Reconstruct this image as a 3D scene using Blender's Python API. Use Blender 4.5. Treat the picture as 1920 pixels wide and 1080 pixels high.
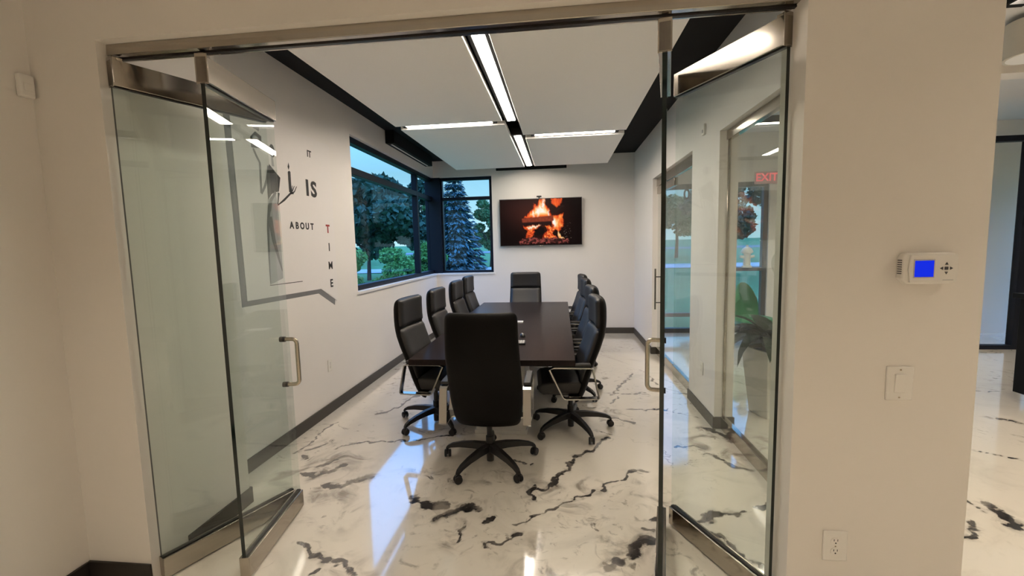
import bpy, bmesh, math, random
import numpy as np
from mathutils import Matrix, Vector, Euler, noise as mnoise

for o in list(bpy.data.objects):
    bpy.data.objects.remove(o)
sc = bpy.context.scene
C = sc.collection
rnd = random.Random(7)

# ------------------------------------------------------------------ camera
cd = bpy.data.cameras.new('camera')
cam = bpy.data.objects.new('camera', cd)
C.objects.link(cam)
cd.sensor_width = 36.0
cd.lens = 822.14 / 1920 * 36.0
cd.clip_start = 0.02
cd.clip_end = 500
_r = Vector((0.9937, 0.1093, -0.0233)).normalized()
_f = Vector((-0.1111, 0.9892, -0.0954)).normalized()
_u = _r.cross(_f)
cam.matrix_world = Matrix(((_r.x, _u.x, -_f.x, 0.0), (_r.y, _u.y, -_f.y, 0.0), (_r.z, _u.z, -_f.z, 1.7), (0, 0, 0, 1)))
sc.camera = cam

# ------------------------------------------------------------------ colour management, world
sc.view_settings.view_transform = 'Standard'
sc.view_settings.look = 'None'
sc.view_settings.exposure = 0.0
sc.view_settings.gamma = 1.0
sc.view_settings.use_curve_mapping = False
ROOM_LAMP = 54.0        # emission strength of the meeting room strips
HALL_LAMP = 94.0        # emission strength of the hall strips
SKY = 1.7

w = bpy.data.worlds.new('evening_sky')
sc.world = w
w.use_nodes = True
nt = w.node_tree
nt.nodes.clear()
_out = nt.nodes.new('ShaderNodeOutputWorld')
_bg = nt.nodes.new('ShaderNodeBackground')
_tc = nt.nodes.new('ShaderNodeTexCoord')
_sx = nt.nodes.new('ShaderNodeSeparateXYZ')
_cr = nt.nodes.new('ShaderNodeValToRGB')
# evening overcast: brightness grows towards the zenith
_cr.color_ramp.elements[0].position = 0.0
_cr.color_ramp.elements[0].color = (0.38, 0.60, 0.68, 1)
_cr.color_ramp.elements[1].position = 1.0
_cr.color_ramp.elements[1].color = (0.50, 1.30, 3.20, 1)
for _p, _c in ((0.16, (0.21, 0.44, 0.58, 1)), (0.45, (0.36, 0.98, 2.20, 1))):
    _e = _cr.color_ramp.elements.new(_p)
    _e.color = _c
nt.links.new(_tc.outputs['Generated'], _sx.inputs[0])
nt.links.new(_sx.outputs['Z'], _cr.inputs[0])
nt.links.new(_cr.outputs[0], _bg.inputs['Color'])
_bg.inputs['Strength'].default_value = SKY
nt.links.new(_bg.outputs[0], _out.inputs[0])

# ------------------------------------------------------------------ materials
MATS = {}


def mat(name, col, rough=0.5, metal=0.0, spec=0.5, var=0.0, scale=20.0, bump=0.0, emit=None, estr=0.0, coat=0.0, aniso=False):
    if name in MATS:
        return MATS[name]
    m = bpy.data.materials.new(name)
    m.use_nodes = True
    n = m.node_tree.nodes
    l = m.node_tree.links
    b = n['Principled BSDF']
    b.inputs['Base Color'].default_value = (*col, 1)
    b.inputs['Roughness'].default_value = rough
    b.inputs['Metallic'].default_value = metal
    b.inputs['Specular IOR Level'].default_value = spec
    b.inputs['Coat Weight'].default_value = coat
    if emit:
        b.inputs['Emission Color'].default_value = (*emit, 1)
        b.inputs['Emission Strength'].default_value = estr
    if var > 0 or bump > 0:
        tc = n.new('ShaderNodeTexCoord')
        mp = n.new('ShaderNodeMapping')
        if aniso:
            mp.inputs['Scale'].default_value = (0.04, 1.0, 1.0)
        nz = n.new('ShaderNodeTexNoise')
        nz.inputs['Scale'].default_value = scale
        nz.inputs['Detail'].default_value = 5
        l.new(tc.outputs['Object'], mp.inputs[0])
        l.new(mp.outputs[0], nz.inputs['Vector'])
        if var > 0:
            mx = n.new('ShaderNodeMix')
            mx.data_type = 'RGBA'
            mx.inputs['A'].default_value = (*[c * (1 - var) for c in col], 1)
            mx.inputs['B'].default_value = (*[min(1, c * (1 + var)) for c in col], 1)
            l.new(nz.outputs['Fac'], mx.inputs['Factor'])
            l.new(mx.outputs['Result'], b.inputs['Base Color'])
        if bump > 0:
            bp = n.new('ShaderNodeBump')
            bp.inputs['Strength'].default_value = bump
            bp.inputs['Distance'].default_value = 0.01
            l.new(nz.outputs['Fac'], bp.inputs['Height'])
            l.new(bp.outputs[0], b.inputs['Normal'])
    MATS[name] = m
    return m


def emat(name, col, strength):
    m = bpy.data.materials.new(name)
    m.use_nodes = True
    n = m.node_tree.nodes
    n.clear()
    o = n.new('ShaderNodeOutputMaterial')
    e = n.new('ShaderNodeEmission')
    e.inputs['Color'].default_value = (*col, 1)
    e.inputs['Strength'].default_value = strength
    m.node_tree.links.new(e.outputs[0], o.inputs[0])
    MATS[name] = m
    return m


def glass_mat(name, tint, f0=0.04, rough=0.0, k=1.0):
    """clear sheet glass: straight-through transmission, Schlick reflection on each face"""
    m = bpy.data.materials.new(name)
    m.use_nodes = True
    n = m.node_tree.nodes
    l = m.node_tree.links
    n.clear()
    o = n.new('ShaderNodeOutputMaterial')
    g = n.new('ShaderNodeNewGeometry')
    d = n.new('ShaderNodeVectorMath'); d.operation = 'DOT_PRODUCT'
    l.new(g.outputs['Normal'], d.inputs[0]); l.new(g.outputs['Incoming'], d.inputs[1])
    a = n.new('ShaderNodeMath'); a.operation = 'ABSOLUTE'; l.new(d.outputs['Value'], a.inputs[0])
    s = n.new('ShaderNodeMath'); s.operation = 'SUBTRACT'; s.inputs[0].default_value = 1.0; l.new(a.outputs[0], s.inputs[1])
    p = n.new('ShaderNodeMath'); p.operation = 'POWER'; p.inputs[1].default_value = 5.0; l.new(s.outputs[0], p.inputs[0])
    ma = n.new('ShaderNodeMath'); ma.operation = 'MULTIPLY_ADD'
    ma.inputs[1].default_value = (1 - f0) * k; ma.inputs[2].default_value = f0; l.new(p.outputs[0], ma.inputs[0])
    t = n.new('ShaderNodeBsdfTransparent'); t.inputs['Color'].default_value = (*tint, 1)
    gl = n.new('ShaderNodeBsdfGlossy'); gl.inputs['Roughness'].default_value = rough
    mx = n.new('ShaderNodeMixShader')
    l.new(ma.outputs[0], mx.inputs[0]); l.new(t.outputs[0], mx.inputs[1]); l.new(gl.outputs[0], mx.inputs[2])
    l.new(mx.outputs[0], o.inputs[0])
    MATS[name] = m
    return m


def attr_mat(name, attr, strength):
    """flat screen picture from a colour attribute"""
    m = bpy.data.materials.new(name)
    m.use_nodes = True
    n = m.node_tree.nodes
    l = m.node_tree.links
    b = n['Principled BSDF']
    a = n.new('ShaderNodeAttribute'); a.attribute_name = attr
    b.inputs['Base Color'].default_value = (0.002, 0.002, 0.002, 1)
    b.inputs['Roughness'].default_value = 0.25
    b.inputs['Specular IOR Level'].default_value = 0.08
    l.new(a.outputs['Color'], b.inputs['Emission Color'])
    b.inputs['Emission Strength'].default_value = strength
    MATS[name] = m
    return m


mat('wall_paint', (0.82, 0.785, 0.755), 0.75, spec=0.25, var=0.012, scale=3, bump=0.02)
mat('hall_paint', (0.80, 0.755, 0.70), 0.75, spec=0.25, var=0.012, scale=3, bump=0.02)
mat('ceiling_black', (0.012, 0.012, 0.013), 0.8, spec=0.2, var=0.1)
mat('panel_white', (0.90, 0.885, 0.865), 0.85, spec=0.2, var=0.015, scale=60)
mat('baseboard_grey', (0.055, 0.048, 0.040), 0.5, var=0.08, scale=8)
mat('baseboard_dark', (0.022, 0.017, 0.013), 0.5, var=0.08, scale=8)
mat('frame_black', (0.006, 0.009, 0.018), 0.45, spec=0.18, var=0.05)
mat('frame_grey', (0.10, 0.10, 0.105), 0.4, metal=0.5, var=0.05)
mat('sill_white', (0.82, 0.80, 0.78), 0.4, var=0.01)
mat('brushed_steel', (0.44, 0.40, 0.35), 0.13, metal=1.0, var=0.10, scale=40, aniso=True)
mat('brushed_nickel', (0.55, 0.49, 0.40), 0.25, metal=1.0, var=0.06, scale=60)
mat('chrome', (0.50, 0.49, 0.47), 0.16, metal=1.0, var=0.02)
mat('black_plastic', (0.010, 0.009, 0.009), 0.38, var=0.08)
mat('caster_rubber', (0.012, 0.010, 0.010), 0.5, var=0.1)
mat('black_leather', (0.005, 0.004, 0.004), 0.50, spec=0.8, var=0.10, scale=120, bump=0.06)
mat('leather_back', (0.0045, 0.0036, 0.003), 0.55, spec=0.15, var=0.10, scale=120, bump=0.06)
mat('white_plastic', (0.80, 0.77, 0.72), 0.35, var=0.01)
mat('dark_print', (0.018, 0.016, 0.017), 0.6, var=0.05)
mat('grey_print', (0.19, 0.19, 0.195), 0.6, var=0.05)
mat('pale_print', (0.42, 0.42, 0.43), 0.6, var=0.05)
mat('panel_print', (0.815, 0.78, 0.765), 0.6, var=0.01)
mat('red_print', (0.33, 0.025, 0.02), 0.6, var=0.05)
mat('leaf_green', (0.008, 0.028, 0.010), 0.6, spec=0.2, var=0.35, scale=9)
mat('spathe_white', (0.80, 0.80, 0.74), 0.5, var=0.03)
mat('soil', (0.03, 0.02, 0.014), 0.9, var=0.3)
mat('planter_white', (0.72, 0.70, 0.64), 0.4, var=0.02)
mat('green_shell', (0.02, 0.22, 0.09), 0.45, var=0.05)
mat('lawn', (0.10, 0.22, 0.09), 0.95, spec=0.1, var=0.35, scale=1.5)
mat('concrete', (0.36, 0.37, 0.37), 0.9, var=0.08, scale=3)
mat('asphalt', (0.17, 0.18, 0.19), 0.9, var=0.1, scale=4)
mat('bark', (0.035, 0.026, 0.02), 0.9, var=0.3, scale=6)
mat('foliage_dark', (0.055, 0.115, 0.085), 0.8, spec=0.2, var=0.5, scale=1.2)
mat('foliage_mid', (0.10, 0.20, 0.08), 0.8, spec=0.2, var=0.45, scale=1.2)
mat('foliage_light', (0.15, 0.32, 0.09), 0.8, spec=0.2, var=0.4, scale=1.2)
mat('foliage_blue', (0.09, 0.17, 0.19), 0.8, spec=0.2, var=0.45, scale=1.2)
mat('orange_plastic', (0.75, 0.10, 0.03), 0.5, var=0.05)
mat('white_reflective', (0.8, 0.8, 0.8), 0.4, var=0.02)
mat('charcoal_wall', (0.05, 0.05, 0.055), 0.8, var=0.04)
mat('lobby_ceiling', (0.72, 0.71, 0.70), 0.85, var=0.02)
mat('black_laminate', (0.004, 0.004, 0.004), 0.55, spec=0.1, var=0.05)
mat('shade_fabric', (0.62, 0.58, 0.50), 0.8, var=0.03)
mat('key_light', (0.55, 0.54, 0.52), 0.5, var=0.02)
mat('table_side', (0.62, 0.60, 0.57), 0.35, var=0.02)
mat('glass_edge', (0.002, 0.010, 0.008), 0.08, spec=0.6, var=0.1)
glass_mat('door_glass', (0.945, 0.978, 0.965), 0.075)
glass_mat('window_glass', (0.93, 0.975, 0.99), 0.015, k=0.22)
glass_mat('partition_glass', (0.955, 0.97, 0.965), 0.03)
emat('room_strip', (1.0, 0.88, 0.74), ROOM_LAMP)
emat('hall_strip', (1.0, 0.86, 0.68), HALL_LAMP)
emat('lcd_blue', (0.010, 0.03, 0.80), 0.95)
emat('exit_red', (1.0, 0.13, 0.14), 0.9)
mat('sign_pink', (0.62, 0.36, 0.34), 0.5, var=0.02)


def table_mat():
    m = mat('espresso_wood', (0.020, 0.014, 0.013), 0.28, spec=0.05)
    n = m.node_tree.nodes; l = m.node_tree.links; b = n['Principled BSDF']
    tc = n.new('ShaderNodeTexCoord'); mp = n.new('ShaderNodeMapping'); mp.inputs['Scale'].default_value = (30, 1.5, 30)
    nz = n.new('ShaderNodeTexNoise'); nz.inputs['Scale'].default_value = 3; nz.inputs['Detail'].default_value = 8
    cr = n.new('ShaderNodeValToRGB')
    cr.color_ramp.elements[0].color = (0.012, 0.009, 0.009, 1); cr.color_ramp.elements[1].color = (0.034, 0.024, 0.022, 1)
    l.new(tc.outputs['Object'], mp.inputs[0]); l.new(mp.outputs[0], nz.inputs['Vector']); l.new(nz.outputs['Fac'], cr.inputs[0])
    l.new(cr.outputs[0], b.inputs['Base Color'])
    return m


table_mat()


def floor_mat():
    """white poured epoxy with grey-black marble veins: vein and smudge fields come from the mesh, noise roughens them"""
    m = bpy.data.materials.new('marble_epoxy')
    m.use_nodes = True
    n = m.node_tree.nodes; l = m.node_tree.links; b = n['Principled BSDF']

    def math_(op, a, bb=None, clamp=False):
        x = n.new('ShaderNodeMath'); x.operation = op; x.use_clamp = clamp
        for i, v in enumerate((a, bb)):
            if v is None:
                continue
            if isinstance(v, (int, float)):
                x.inputs[i].default_value = v
            else:
                l.new(v, x.inputs[i])
        return x.outputs[0]

    def ramp(v, a, c):
        x = n.new('ShaderNodeMapRange'); x.interpolation_type = 'SMOOTHSTEP'
        x.inputs['From Min'].default_value = a; x.inputs['From Max'].default_value = c
        l.new(v, x.inputs['Value'])
        return x.outputs['Result']

    tc = n.new('ShaderNodeTexCoord')

    def nz(scale, detail=6, rough=0.6, dist=0.0, off=0.0):
        mp = n.new('ShaderNodeMapping'); mp.inputs['Location'].default_value = (off, off * 1.7, 0)
        x = n.new('ShaderNodeTexNoise'); x.inputs['Scale'].default_value = scale; x.inputs['Detail'].default_value = detail
        x.inputs['Roughness'].default_value = rough; x.inputs['Distortion'].default_value = dist
        l.new(tc.outputs['Object'], mp.inputs[0]); l.new(mp.outputs[0], x.inputs['Vector'])
        return x.outputs['Fac']

    va = n.new('ShaderNodeAttribute'); va.attribute_name = 'vein'
    sa = n.new('ShaderNodeAttribute'); sa.attribute_name = 'smudge'
    v = va.outputs['Fac']; s = sa.outputs['Fac']
    # crisp broken vein
    rough = math_('MULTIPLY', math_('SUBTRACT', nz(13, 6, 0.55, 0.4), 0.5), 1.1)
    core = ramp(math_('ADD', v, rough), 0.54, 0.82)
    core = math_('MULTIPLY', core, ramp(v, 0.12, 0.40))
    # feathered halo along the vein
    halo = math_('MULTIPLY', ramp(v, 0.0, 0.9), ramp(nz(5, 6, 0.6, 1.5, 3.0), 0.42, 0.68))
    # smoky smudges
    sm = math_('MULTIPLY', s, ramp(nz(4.0, 6, 0.55, 1.2, 9.0), 0.46, 0.74))
    sm2 = math_('MULTIPLY', s, ramp(nz(7, 6, 0.55, 0.8, 5.0), 0.62, 0.74))
    # faint overall clouding and a few hairline veins away from the strong ones
    cloud = ramp(nz(1.3, 7, 0.6, 1.8, 20.0), 0.50, 0.80)
    wisp = math_('MULTIPLY', ramp(nz(0.9, 3, 0.5, 0.5, 51.0), 0.46, 0.62), ramp(nz(5.0, 7, 0.6, 2.4, 61.0), 0.54, 0.72))
    hair = math_('SUBTRACT', 1.0, ramp(math_('ABSOLUTE', math_('SUBTRACT', nz(0.9, 6, 0.55, 0.8, 31.0), 0.5)), 0.0, 0.006))
    hair = math_('MULTIPLY', hair, ramp(nz(1.1, 3, 0.5, 0.0, 44.0), 0.55, 0.70))
    tone = n.new('ShaderNodeMapRange'); tone.inputs['From Min'].default_value = 0.35; tone.inputs['From Max'].default_value = 0.65
    tone.inputs['To Min'].default_value = 0.45; tone.inputs['To Max'].default_value = 0.98
    l.new(nz(4.0, 5, 0.6, 0.8, 12.0), tone.inputs['Value'])
    t = math_('MAXIMUM', math_('MULTIPLY', core, tone.outputs['Result']), math_('MULTIPLY', halo, 0.42))
    t = math_('MAXIMUM', t, math_('MULTIPLY', sm, 0.58))
    t = math_('MAXIMUM', t, math_('MULTIPLY', sm2, 0.75))
    t = math_('MAXIMUM', t, math_('MULTIPLY', cloud, 0.12))
    t = math_('MAXIMUM', t, math_('MULTIPLY', wisp, 0.34))
    t = math_('MAXIMUM', t, math_('MULTIPLY', hair, 0.40))
    cr = n.new('ShaderNodeValToRGB')
    e = cr.color_ramp.elements
    e[0].position = 0.0; e[0].color = (0.83, 0.77, 0.675, 1)
    e[1].position = 1.0; e[1].color = (0.012, 0.011, 0.012, 1)
    x = e.new(0.35); x.color = (0.37, 0.33, 0.28, 1)
    x = e.new(0.7); x.color = (0.09, 0.08, 0.075, 1)
    l.new(t, cr.inputs[0]); l.new(cr.outputs[0], b.inputs['Base Color'])
    b.inputs['Roughness'].default_value = 0.09
    b.inputs['Specular IOR Level'].default_value = 0.8
    b.inputs['Coat Weight'].default_value = 1.0
    b.inputs['Coat Roughness'].default_value = 0.04
    b.inputs['Coat IOR'].default_value = 1.6
    bp = n.new('ShaderNodeBump'); bp.inputs['Strength'].default_value = 0.03; bp.inputs['Distance'].default_value = 0.02
    l.new(nz(3.0, 2, 0.4, 0, 2.0), bp.inputs['Height']); l.new(bp.outputs[0], b.inputs['Normal'])
    MATS['marble_epoxy'] = m


floor_mat()

# ------------------------------------------------------------------ mesh helpers


class MB:
    def __init__(self):
        self.v = []; self.f = []; self.m = []

    def add(self, vs, fs, mi=0):
        o = len(self.v)
        self.v += [tuple(p) for p in vs]
        self.f += [tuple(i + o for i in f) for f in fs]
        self.m += [mi] * len(fs)
        return self

    def box(self, x0, y0, z0, x1, y1, z1, mi=0):
        x0, x1 = min(x0, x1), max(x0, x1); y0, y1 = min(y0, y1), max(y0, y1); z0, z1 = min(z0, z1), max(z0, z1)
        vs = [(x0, y0, z0), (x1, y0, z0), (x1, y1, z0), (x0, y1, z0), (x0, y0, z1), (x1, y0, z1), (x1, y1, z1), (x0, y1, z1)]
        return self.add(vs, [(3, 2, 1, 0), (4, 5, 6, 7), (0, 1, 5, 4), (1, 2, 6, 5), (2, 3, 7, 6), (3, 0, 4, 7)], mi)

    def cyl(self, p0, p1, r0, r1=None, n=16, mi=0):
        r1 = r0 if r1 is None else r1
        return self.tube([p0, p1], [r0, r1], n, mi)

    def tube(self, pts, rs, n=10, mi=0, flat=None):
        """swept circle (or ellipse when flat=(ax, scale)) along points"""
        pts = [Vector(p) for p in pts]
        if isinstance(rs, (int, float)):
            rs = [rs] * len(pts)
        vs = []; fs = []
        up = Vector((0, 0, 1))
        prev = None
        for i, p in enumerate(pts):
            if i == 0:
                t = pts[1] - p
            elif i == len(pts) - 1:
                t = p - pts[i - 1]
            else:
                t = (pts[i + 1] - p).normalized() + (p - pts[i - 1]).normalized()
            t.normalize()
            if prev is None:
                a = t.cross(up)
                if a.length < 1e-4:
                    a = t.cross(Vector((1, 0, 0)))
            else:
                a = prev - t * prev.dot(t)
            a.normalize(); prev = a
            b = t.cross(a)
            for k in range(n):
                q = 2 * math.pi * k / n
                vs.append(p + (a * math.cos(q) + b * math.sin(q)) * rs[i])
        for i in range(len(pts) - 1):
            for k in range(n):
                k2 = (k + 1) % n
                fs.append((i * n + k, i * n + k2, (i + 1) * n + k2, (i + 1) * n + k))
        fs.append(tuple(reversed(range(n)))); fs.append(tuple((len(pts) - 1) * n + k for k in range(n)))
        return self.add(vs, fs, mi)

    def ribbon_ring(self, path, half_w, th, axis='x', closed=True, x=0.0, mi=0):
        """flat band following a closed path in the local y-z plane, width along x"""
        k = len(path); vs = []; fs = []
        for i, (y, z) in enumerate(path):
            if closed:
                y0, z0 = path[i - 1]; y1, z1 = path[(i + 1) % k]
            else:
                y0, z0 = path[max(i - 1, 0)]; y1, z1 = path[min(i + 1, k - 1)]
            ty, tz = y1 - y0, z1 - z0
            ln = math.hypot(ty, tz) or 1
            ny, nz_ = tz / ln, -ty / ln
            for sx, so in ((-1, 0), (1, 0), (1, 1), (-1, 1)):
                vs.append((x + sx * half_w, y + ny * th * so, z + nz_ * th * so))
        r = k if closed else k - 1
        for i in range(r):
            j = (i + 1) % k
            for a in range(4):
                b2 = (a + 1) % 4
                fs.append((i * 4 + a, i * 4 + b2, j * 4 + b2, j * 4 + a))
        if not closed:
            fs.append((3, 2, 1, 0)); fs.append(tuple((k - 1) * 4 + a for a in range(4)))
        return self.add(vs, fs, mi)

    def prism(self, poly, d0, d1, axis='z', mi=0):
        """extrude a 2-D polygon; axis x: poly=(y,z), y: (x,z), z: (x,y)"""
        def P(a, b, d):
            return (d, a, b) if axis == 'x' else (a, d, b) if axis == 'y' else (a, b, d)
        k = len(poly)
        vs = [P(a, b, d0) for a, b in poly] + [P(a, b, d1) for a, b in poly]
        fs = [tuple(reversed(range(k))), tuple(range(k, 2 * k))] + [(i, (i + 1) % k, k + (i + 1) % k, k + i) for i in range(k)]
        return self.add(vs, fs, mi)

    def lathe(self, prof, n=24, c=(0, 0, 0), mi=0):
        vs = []; fs = []
        for r, z in prof:
            for k in range(n):
                a = 2 * math.pi * k / n
                vs.append((c[0] + r * math.cos(a), c[1] + r * math.sin(a), c[2] + z))
        for i in range(len(prof) - 1):
            for k in range(n):
                k2 = (k + 1) % n
                fs.append((i * n + k, i * n + k2, (i + 1) * n + k2, (i + 1) * n + k))
        fs.append(tuple(reversed(range(n)))); fs.append(tuple((len(prof) - 1) * n + k for k in range(n)))
        return self.add(vs, fs, mi)

    def build(self, name, mats, parent=None, bevel=0.0, seg=2, smooth=False, recalc=True):
        me = bpy.data.meshes.new(name)
        me.from_pydata(self.v, [], self.f)
        if not isinstance(mats, (list, tuple)):
            mats = [mats]
        for mm in mats:
            me.materials.append(MATS[mm])
        if len(mats) > 1:
            me.polygons.foreach_set('material_index', self.m)
        if recalc or bevel > 0:
            bm = bmesh.new(); bm.from_mesh(me)
            bmesh.ops.recalc_face_normals(bm, faces=bm.faces)
            if bevel > 0:
                es = [e for e in bm.edges if len(e.link_faces) == 2 and e.calc_face_angle() > 0.6]
                for f_ in bm.faces:
                    f_.smooth = False
                rv = bmesh.ops.bevel(bm, geom=es, offset=bevel, segments=seg, profile=0.6, affect='EDGES', clamp_overlap=True)
                for f_ in rv['faces']:
                    f_.smooth = True
            bm.to_mesh(me); bm.free()
        if smooth:
            me.polygons.foreach_set('use_smooth', [True] * len(me.polygons))
            try:
                me.set_sharp_from_angle(angle=math.radians(40))
            except Exception:
                pass
        ob = bpy.data.objects.new(name, me)
        C.objects.link(ob)
        if parent:
            ob.parent = parent
        return ob


def empty(name, loc=(0, 0, 0), rz=0.0):
    o = bpy.data.objects.new(name, None)
    o.empty_display_size = 0.1
    C.objects.link(o)
    o.location = loc; o.rotation_euler = (0, 0, rz)
    return o


def tag(o, label, cat=None, group=None, kind=None):
    if label:
        o['label'] = label
    if cat:
        o['category'] = cat
    if group:
        o['group'] = group
    if kind:
        o['kind'] = kind
    return o


def struct(o, label=None):
    o['kind'] = 'structure'
    if label:
        o['label'] = label
    return o


def kids(o):
    return [c for c in bpy.data.objects if c.parent == o]


def copy_tree(o, parent=None):
    c = o.copy(); C.objects.link(c)
    if parent is not None:
        c.parent = parent
    for ch in kids(o):
        copy_tree(ch, c)
    return c


def text_obj(name, s, size, mat_name, parent, loc, rot, extrude=0.0008, bold=0.0, sx=1.0):
    cu = bpy.data.curves.new(name, 'FONT')
    cu.body = s; cu.size = size; cu.extrude = extrude; cu.offset = bold; cu.align_x = 'CENTER'; cu.align_y = 'CENTER'
    cu.resolution_u = 3
    t = bpy.data.objects.new(name, cu); C.objects.link(t)
    dg = bpy.context.evaluated_depsgraph_get(); dg.update()
    me = bpy.data.meshes.new_from_object(t.evaluated_get(dg))
    bpy.data.objects.remove(t); bpy.data.curves.remove(cu)
    me.name = name; me.materials.clear(); me.materials.append(MATS[mat_name])
    o = bpy.data.objects.new(name, me); C.objects.link(o)
    o.location = loc; o.rotation_euler = rot; o.scale = (sx, 1, 1); o.parent = parent
    return o
VEINS = [
(0.030,[(-2.24,3.34),(-2.21,3.52),(-2.22,3.72),(-2.22,3.85),(-2.19,3.99)]),
(0.030,[(-1.96,3.41),(-1.86,3.47),(-1.71,3.53),(-1.64,3.55),(-1.52,3.58),(-1.38,3.63),(-1.26,3.66),(-1.10,3.70),(-0.98,3.75)]),
(0.090,[(-1.98,2.99),(-1.89,2.94),(-1.86,3.01),(-1.80,3.08),(-1.76,3.13)]),
(0.090,[(-1.70,2.86),(-1.64,2.89),(-1.55,2.93),(-1.47,2.99),(-1.41,3.03)]),
(0.046,[(-2.15,3.41),(-2.09,3.46),(-2.05,3.51)]),
(0.046,[(-1.93,3.08),(-1.88,3.12),(-1.83,3.20)]),
(0.046,[(-1.54,2.25),(-1.49,2.24),(-1.41,2.17),(-1.36,2.17),(-1.30,2.15),(-1.22,2.15),(-1.16,2.12),(-1.10,2.07)]),
(0.090,[(-1.02,2.77),(-0.94,2.72),(-0.85,2.70),(-0.78,2.68)]),
(0.090,[(-0.82,2.57),(-0.76,2.59),(-0.67,2.61),(-0.59,2.68)]),
(0.046,[(-1.90,4.24),(-1.83,4.29),(-1.77,4.40),(-1.73,4.58),(-1.64,4.82)]),
(0.046,[(-2.34,5.85),(-2.22,5.86),(-2.13,5.89)]),
(0.046,[(-2.39,6.18),(-2.27,6.21)]),
(0.030,[(-1.32,2.07),(-1.30,2.10)]),
(0.030,[(-0.63,2.33),(-0.63,2.39),(-0.64,2.48)]),
(0.046,[(-2.14,3.22),(-2.17,3.30)]),
(0.046,[(0.42,3.78),(0.32,3.70),(0.25,3.57),(0.15,3.48),(0.090,3.43),(0.090,3.37),(0.06,3.26),(0.06,3.22),(-0.02,3.13),(-0.04,3.02),(-0.07,2.95),(-0.11,2.91),(-0.16,2.96),(-0.20,2.87),(-0.19,2.80)]),
(0.030,[(0.64,3.24),(0.52,3.25),(0.46,3.21),(0.41,3.13),(0.37,3.13),(0.29,3.05),(0.26,2.97),(0.25,2.91)]),
(0.030,[(0.20,2.94),(0.14,2.87),(0.07,2.79),(-0.00,2.73),(-0.08,2.71),(-0.16,2.64),(-0.20,2.57),(-0.25,2.53),(-0.28,2.50)]),
(0.030,[(-0.27,2.44),(-0.30,2.42),(-0.35,2.38),(-0.42,2.36)]),
(0.046,[(-0.44,2.34),(-0.44,2.32)]),
(0.090,[(0.51,2.44),(0.46,2.42),(0.42,2.38),(0.40,2.31)]),
(0.090,[(0.23,2.17),(0.28,2.21),(0.31,2.26),(0.34,2.24)]),
(0.046,[(-0.53,2.51),(-0.50,2.53),(-0.46,2.58)]),
(0.090,[(-0.61,2.66),(-0.57,2.66)]),
(0.030,[(0.90,5.75),(0.77,5.43),(0.64,5.07),(0.52,4.87)]),
(0.030,[(0.59,4.81),(0.49,4.61)]),
(0.030,[(0.48,4.93),(0.71,4.94),(0.90,4.99)]),
(0.030,[(0.65,4.43),(0.77,4.44),(0.84,4.41),(0.92,4.47)]),
(0.046,[(0.43,4.24),(0.53,4.18),(0.66,4.10)]),
(0.030,[(0.37,3.87),(0.47,3.85)]),
(0.030,[(-0.38,3.34),(-0.31,3.31),(-0.25,3.24)]),
(0.030,[(-0.20,3.23),(-0.18,3.25)]),
(0.046,[(0.48,2.54),(0.54,2.54)]),
(0.046,[(0.53,2.65),(0.57,2.67)]),
(0.090,[(1.24,4.02),(1.30,3.99),(1.32,3.93),(1.39,3.85),(1.43,3.76)]),
(0.030,[(0.93,3.65),(0.99,3.62),(1.07,3.61),(1.13,3.58)]),
(0.046,[(1.14,3.46),(1.18,3.47),(1.23,3.38),(1.28,3.32),(1.34,3.29),(1.39,3.28)]),
(0.030,[(1.01,4.46),(1.10,4.40),(1.19,4.36),(1.28,4.32)]),
(0.046,[(1.33,4.98),(1.41,4.96)]),
(0.030,[(1.06,5.91),(1.12,5.76),(1.09,5.51),(1.15,5.31)]),
(0.046,[(0.76,2.64),(0.88,2.69),(0.93,2.74),(1.04,2.73),(1.12,2.78)]),
(0.046,[(0.77,2.62),(0.83,2.57),(0.92,2.53),(0.96,2.44),(0.97,2.36),(1.02,2.30),(1.02,2.24)]),
(0.046,[(1.22,2.82),(1.29,2.84)]),
(0.030,[(0.68,4.43),(0.89,4.44),(1.03,4.49)]),
(0.030,[(0.50,3.24),(0.63,3.23)]),
(0.090,[(3.95,4.40),(4.03,4.38),(4.10,4.28)]),
(0.030,[(3.22,3.70),(3.34,3.64),(3.45,3.58)]),
(0.090,[(2.69,2.89),(2.69,2.82),(2.63,2.70)]),
(0.030,[(2.57,2.96),(2.59,2.83)]),
(0.046,[(2.42,2.69),(2.32,2.62),(2.21,2.56)]),
(0.030,[(4.42,5.27),(4.71,5.20),(4.75,5.17)]),
]
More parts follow.
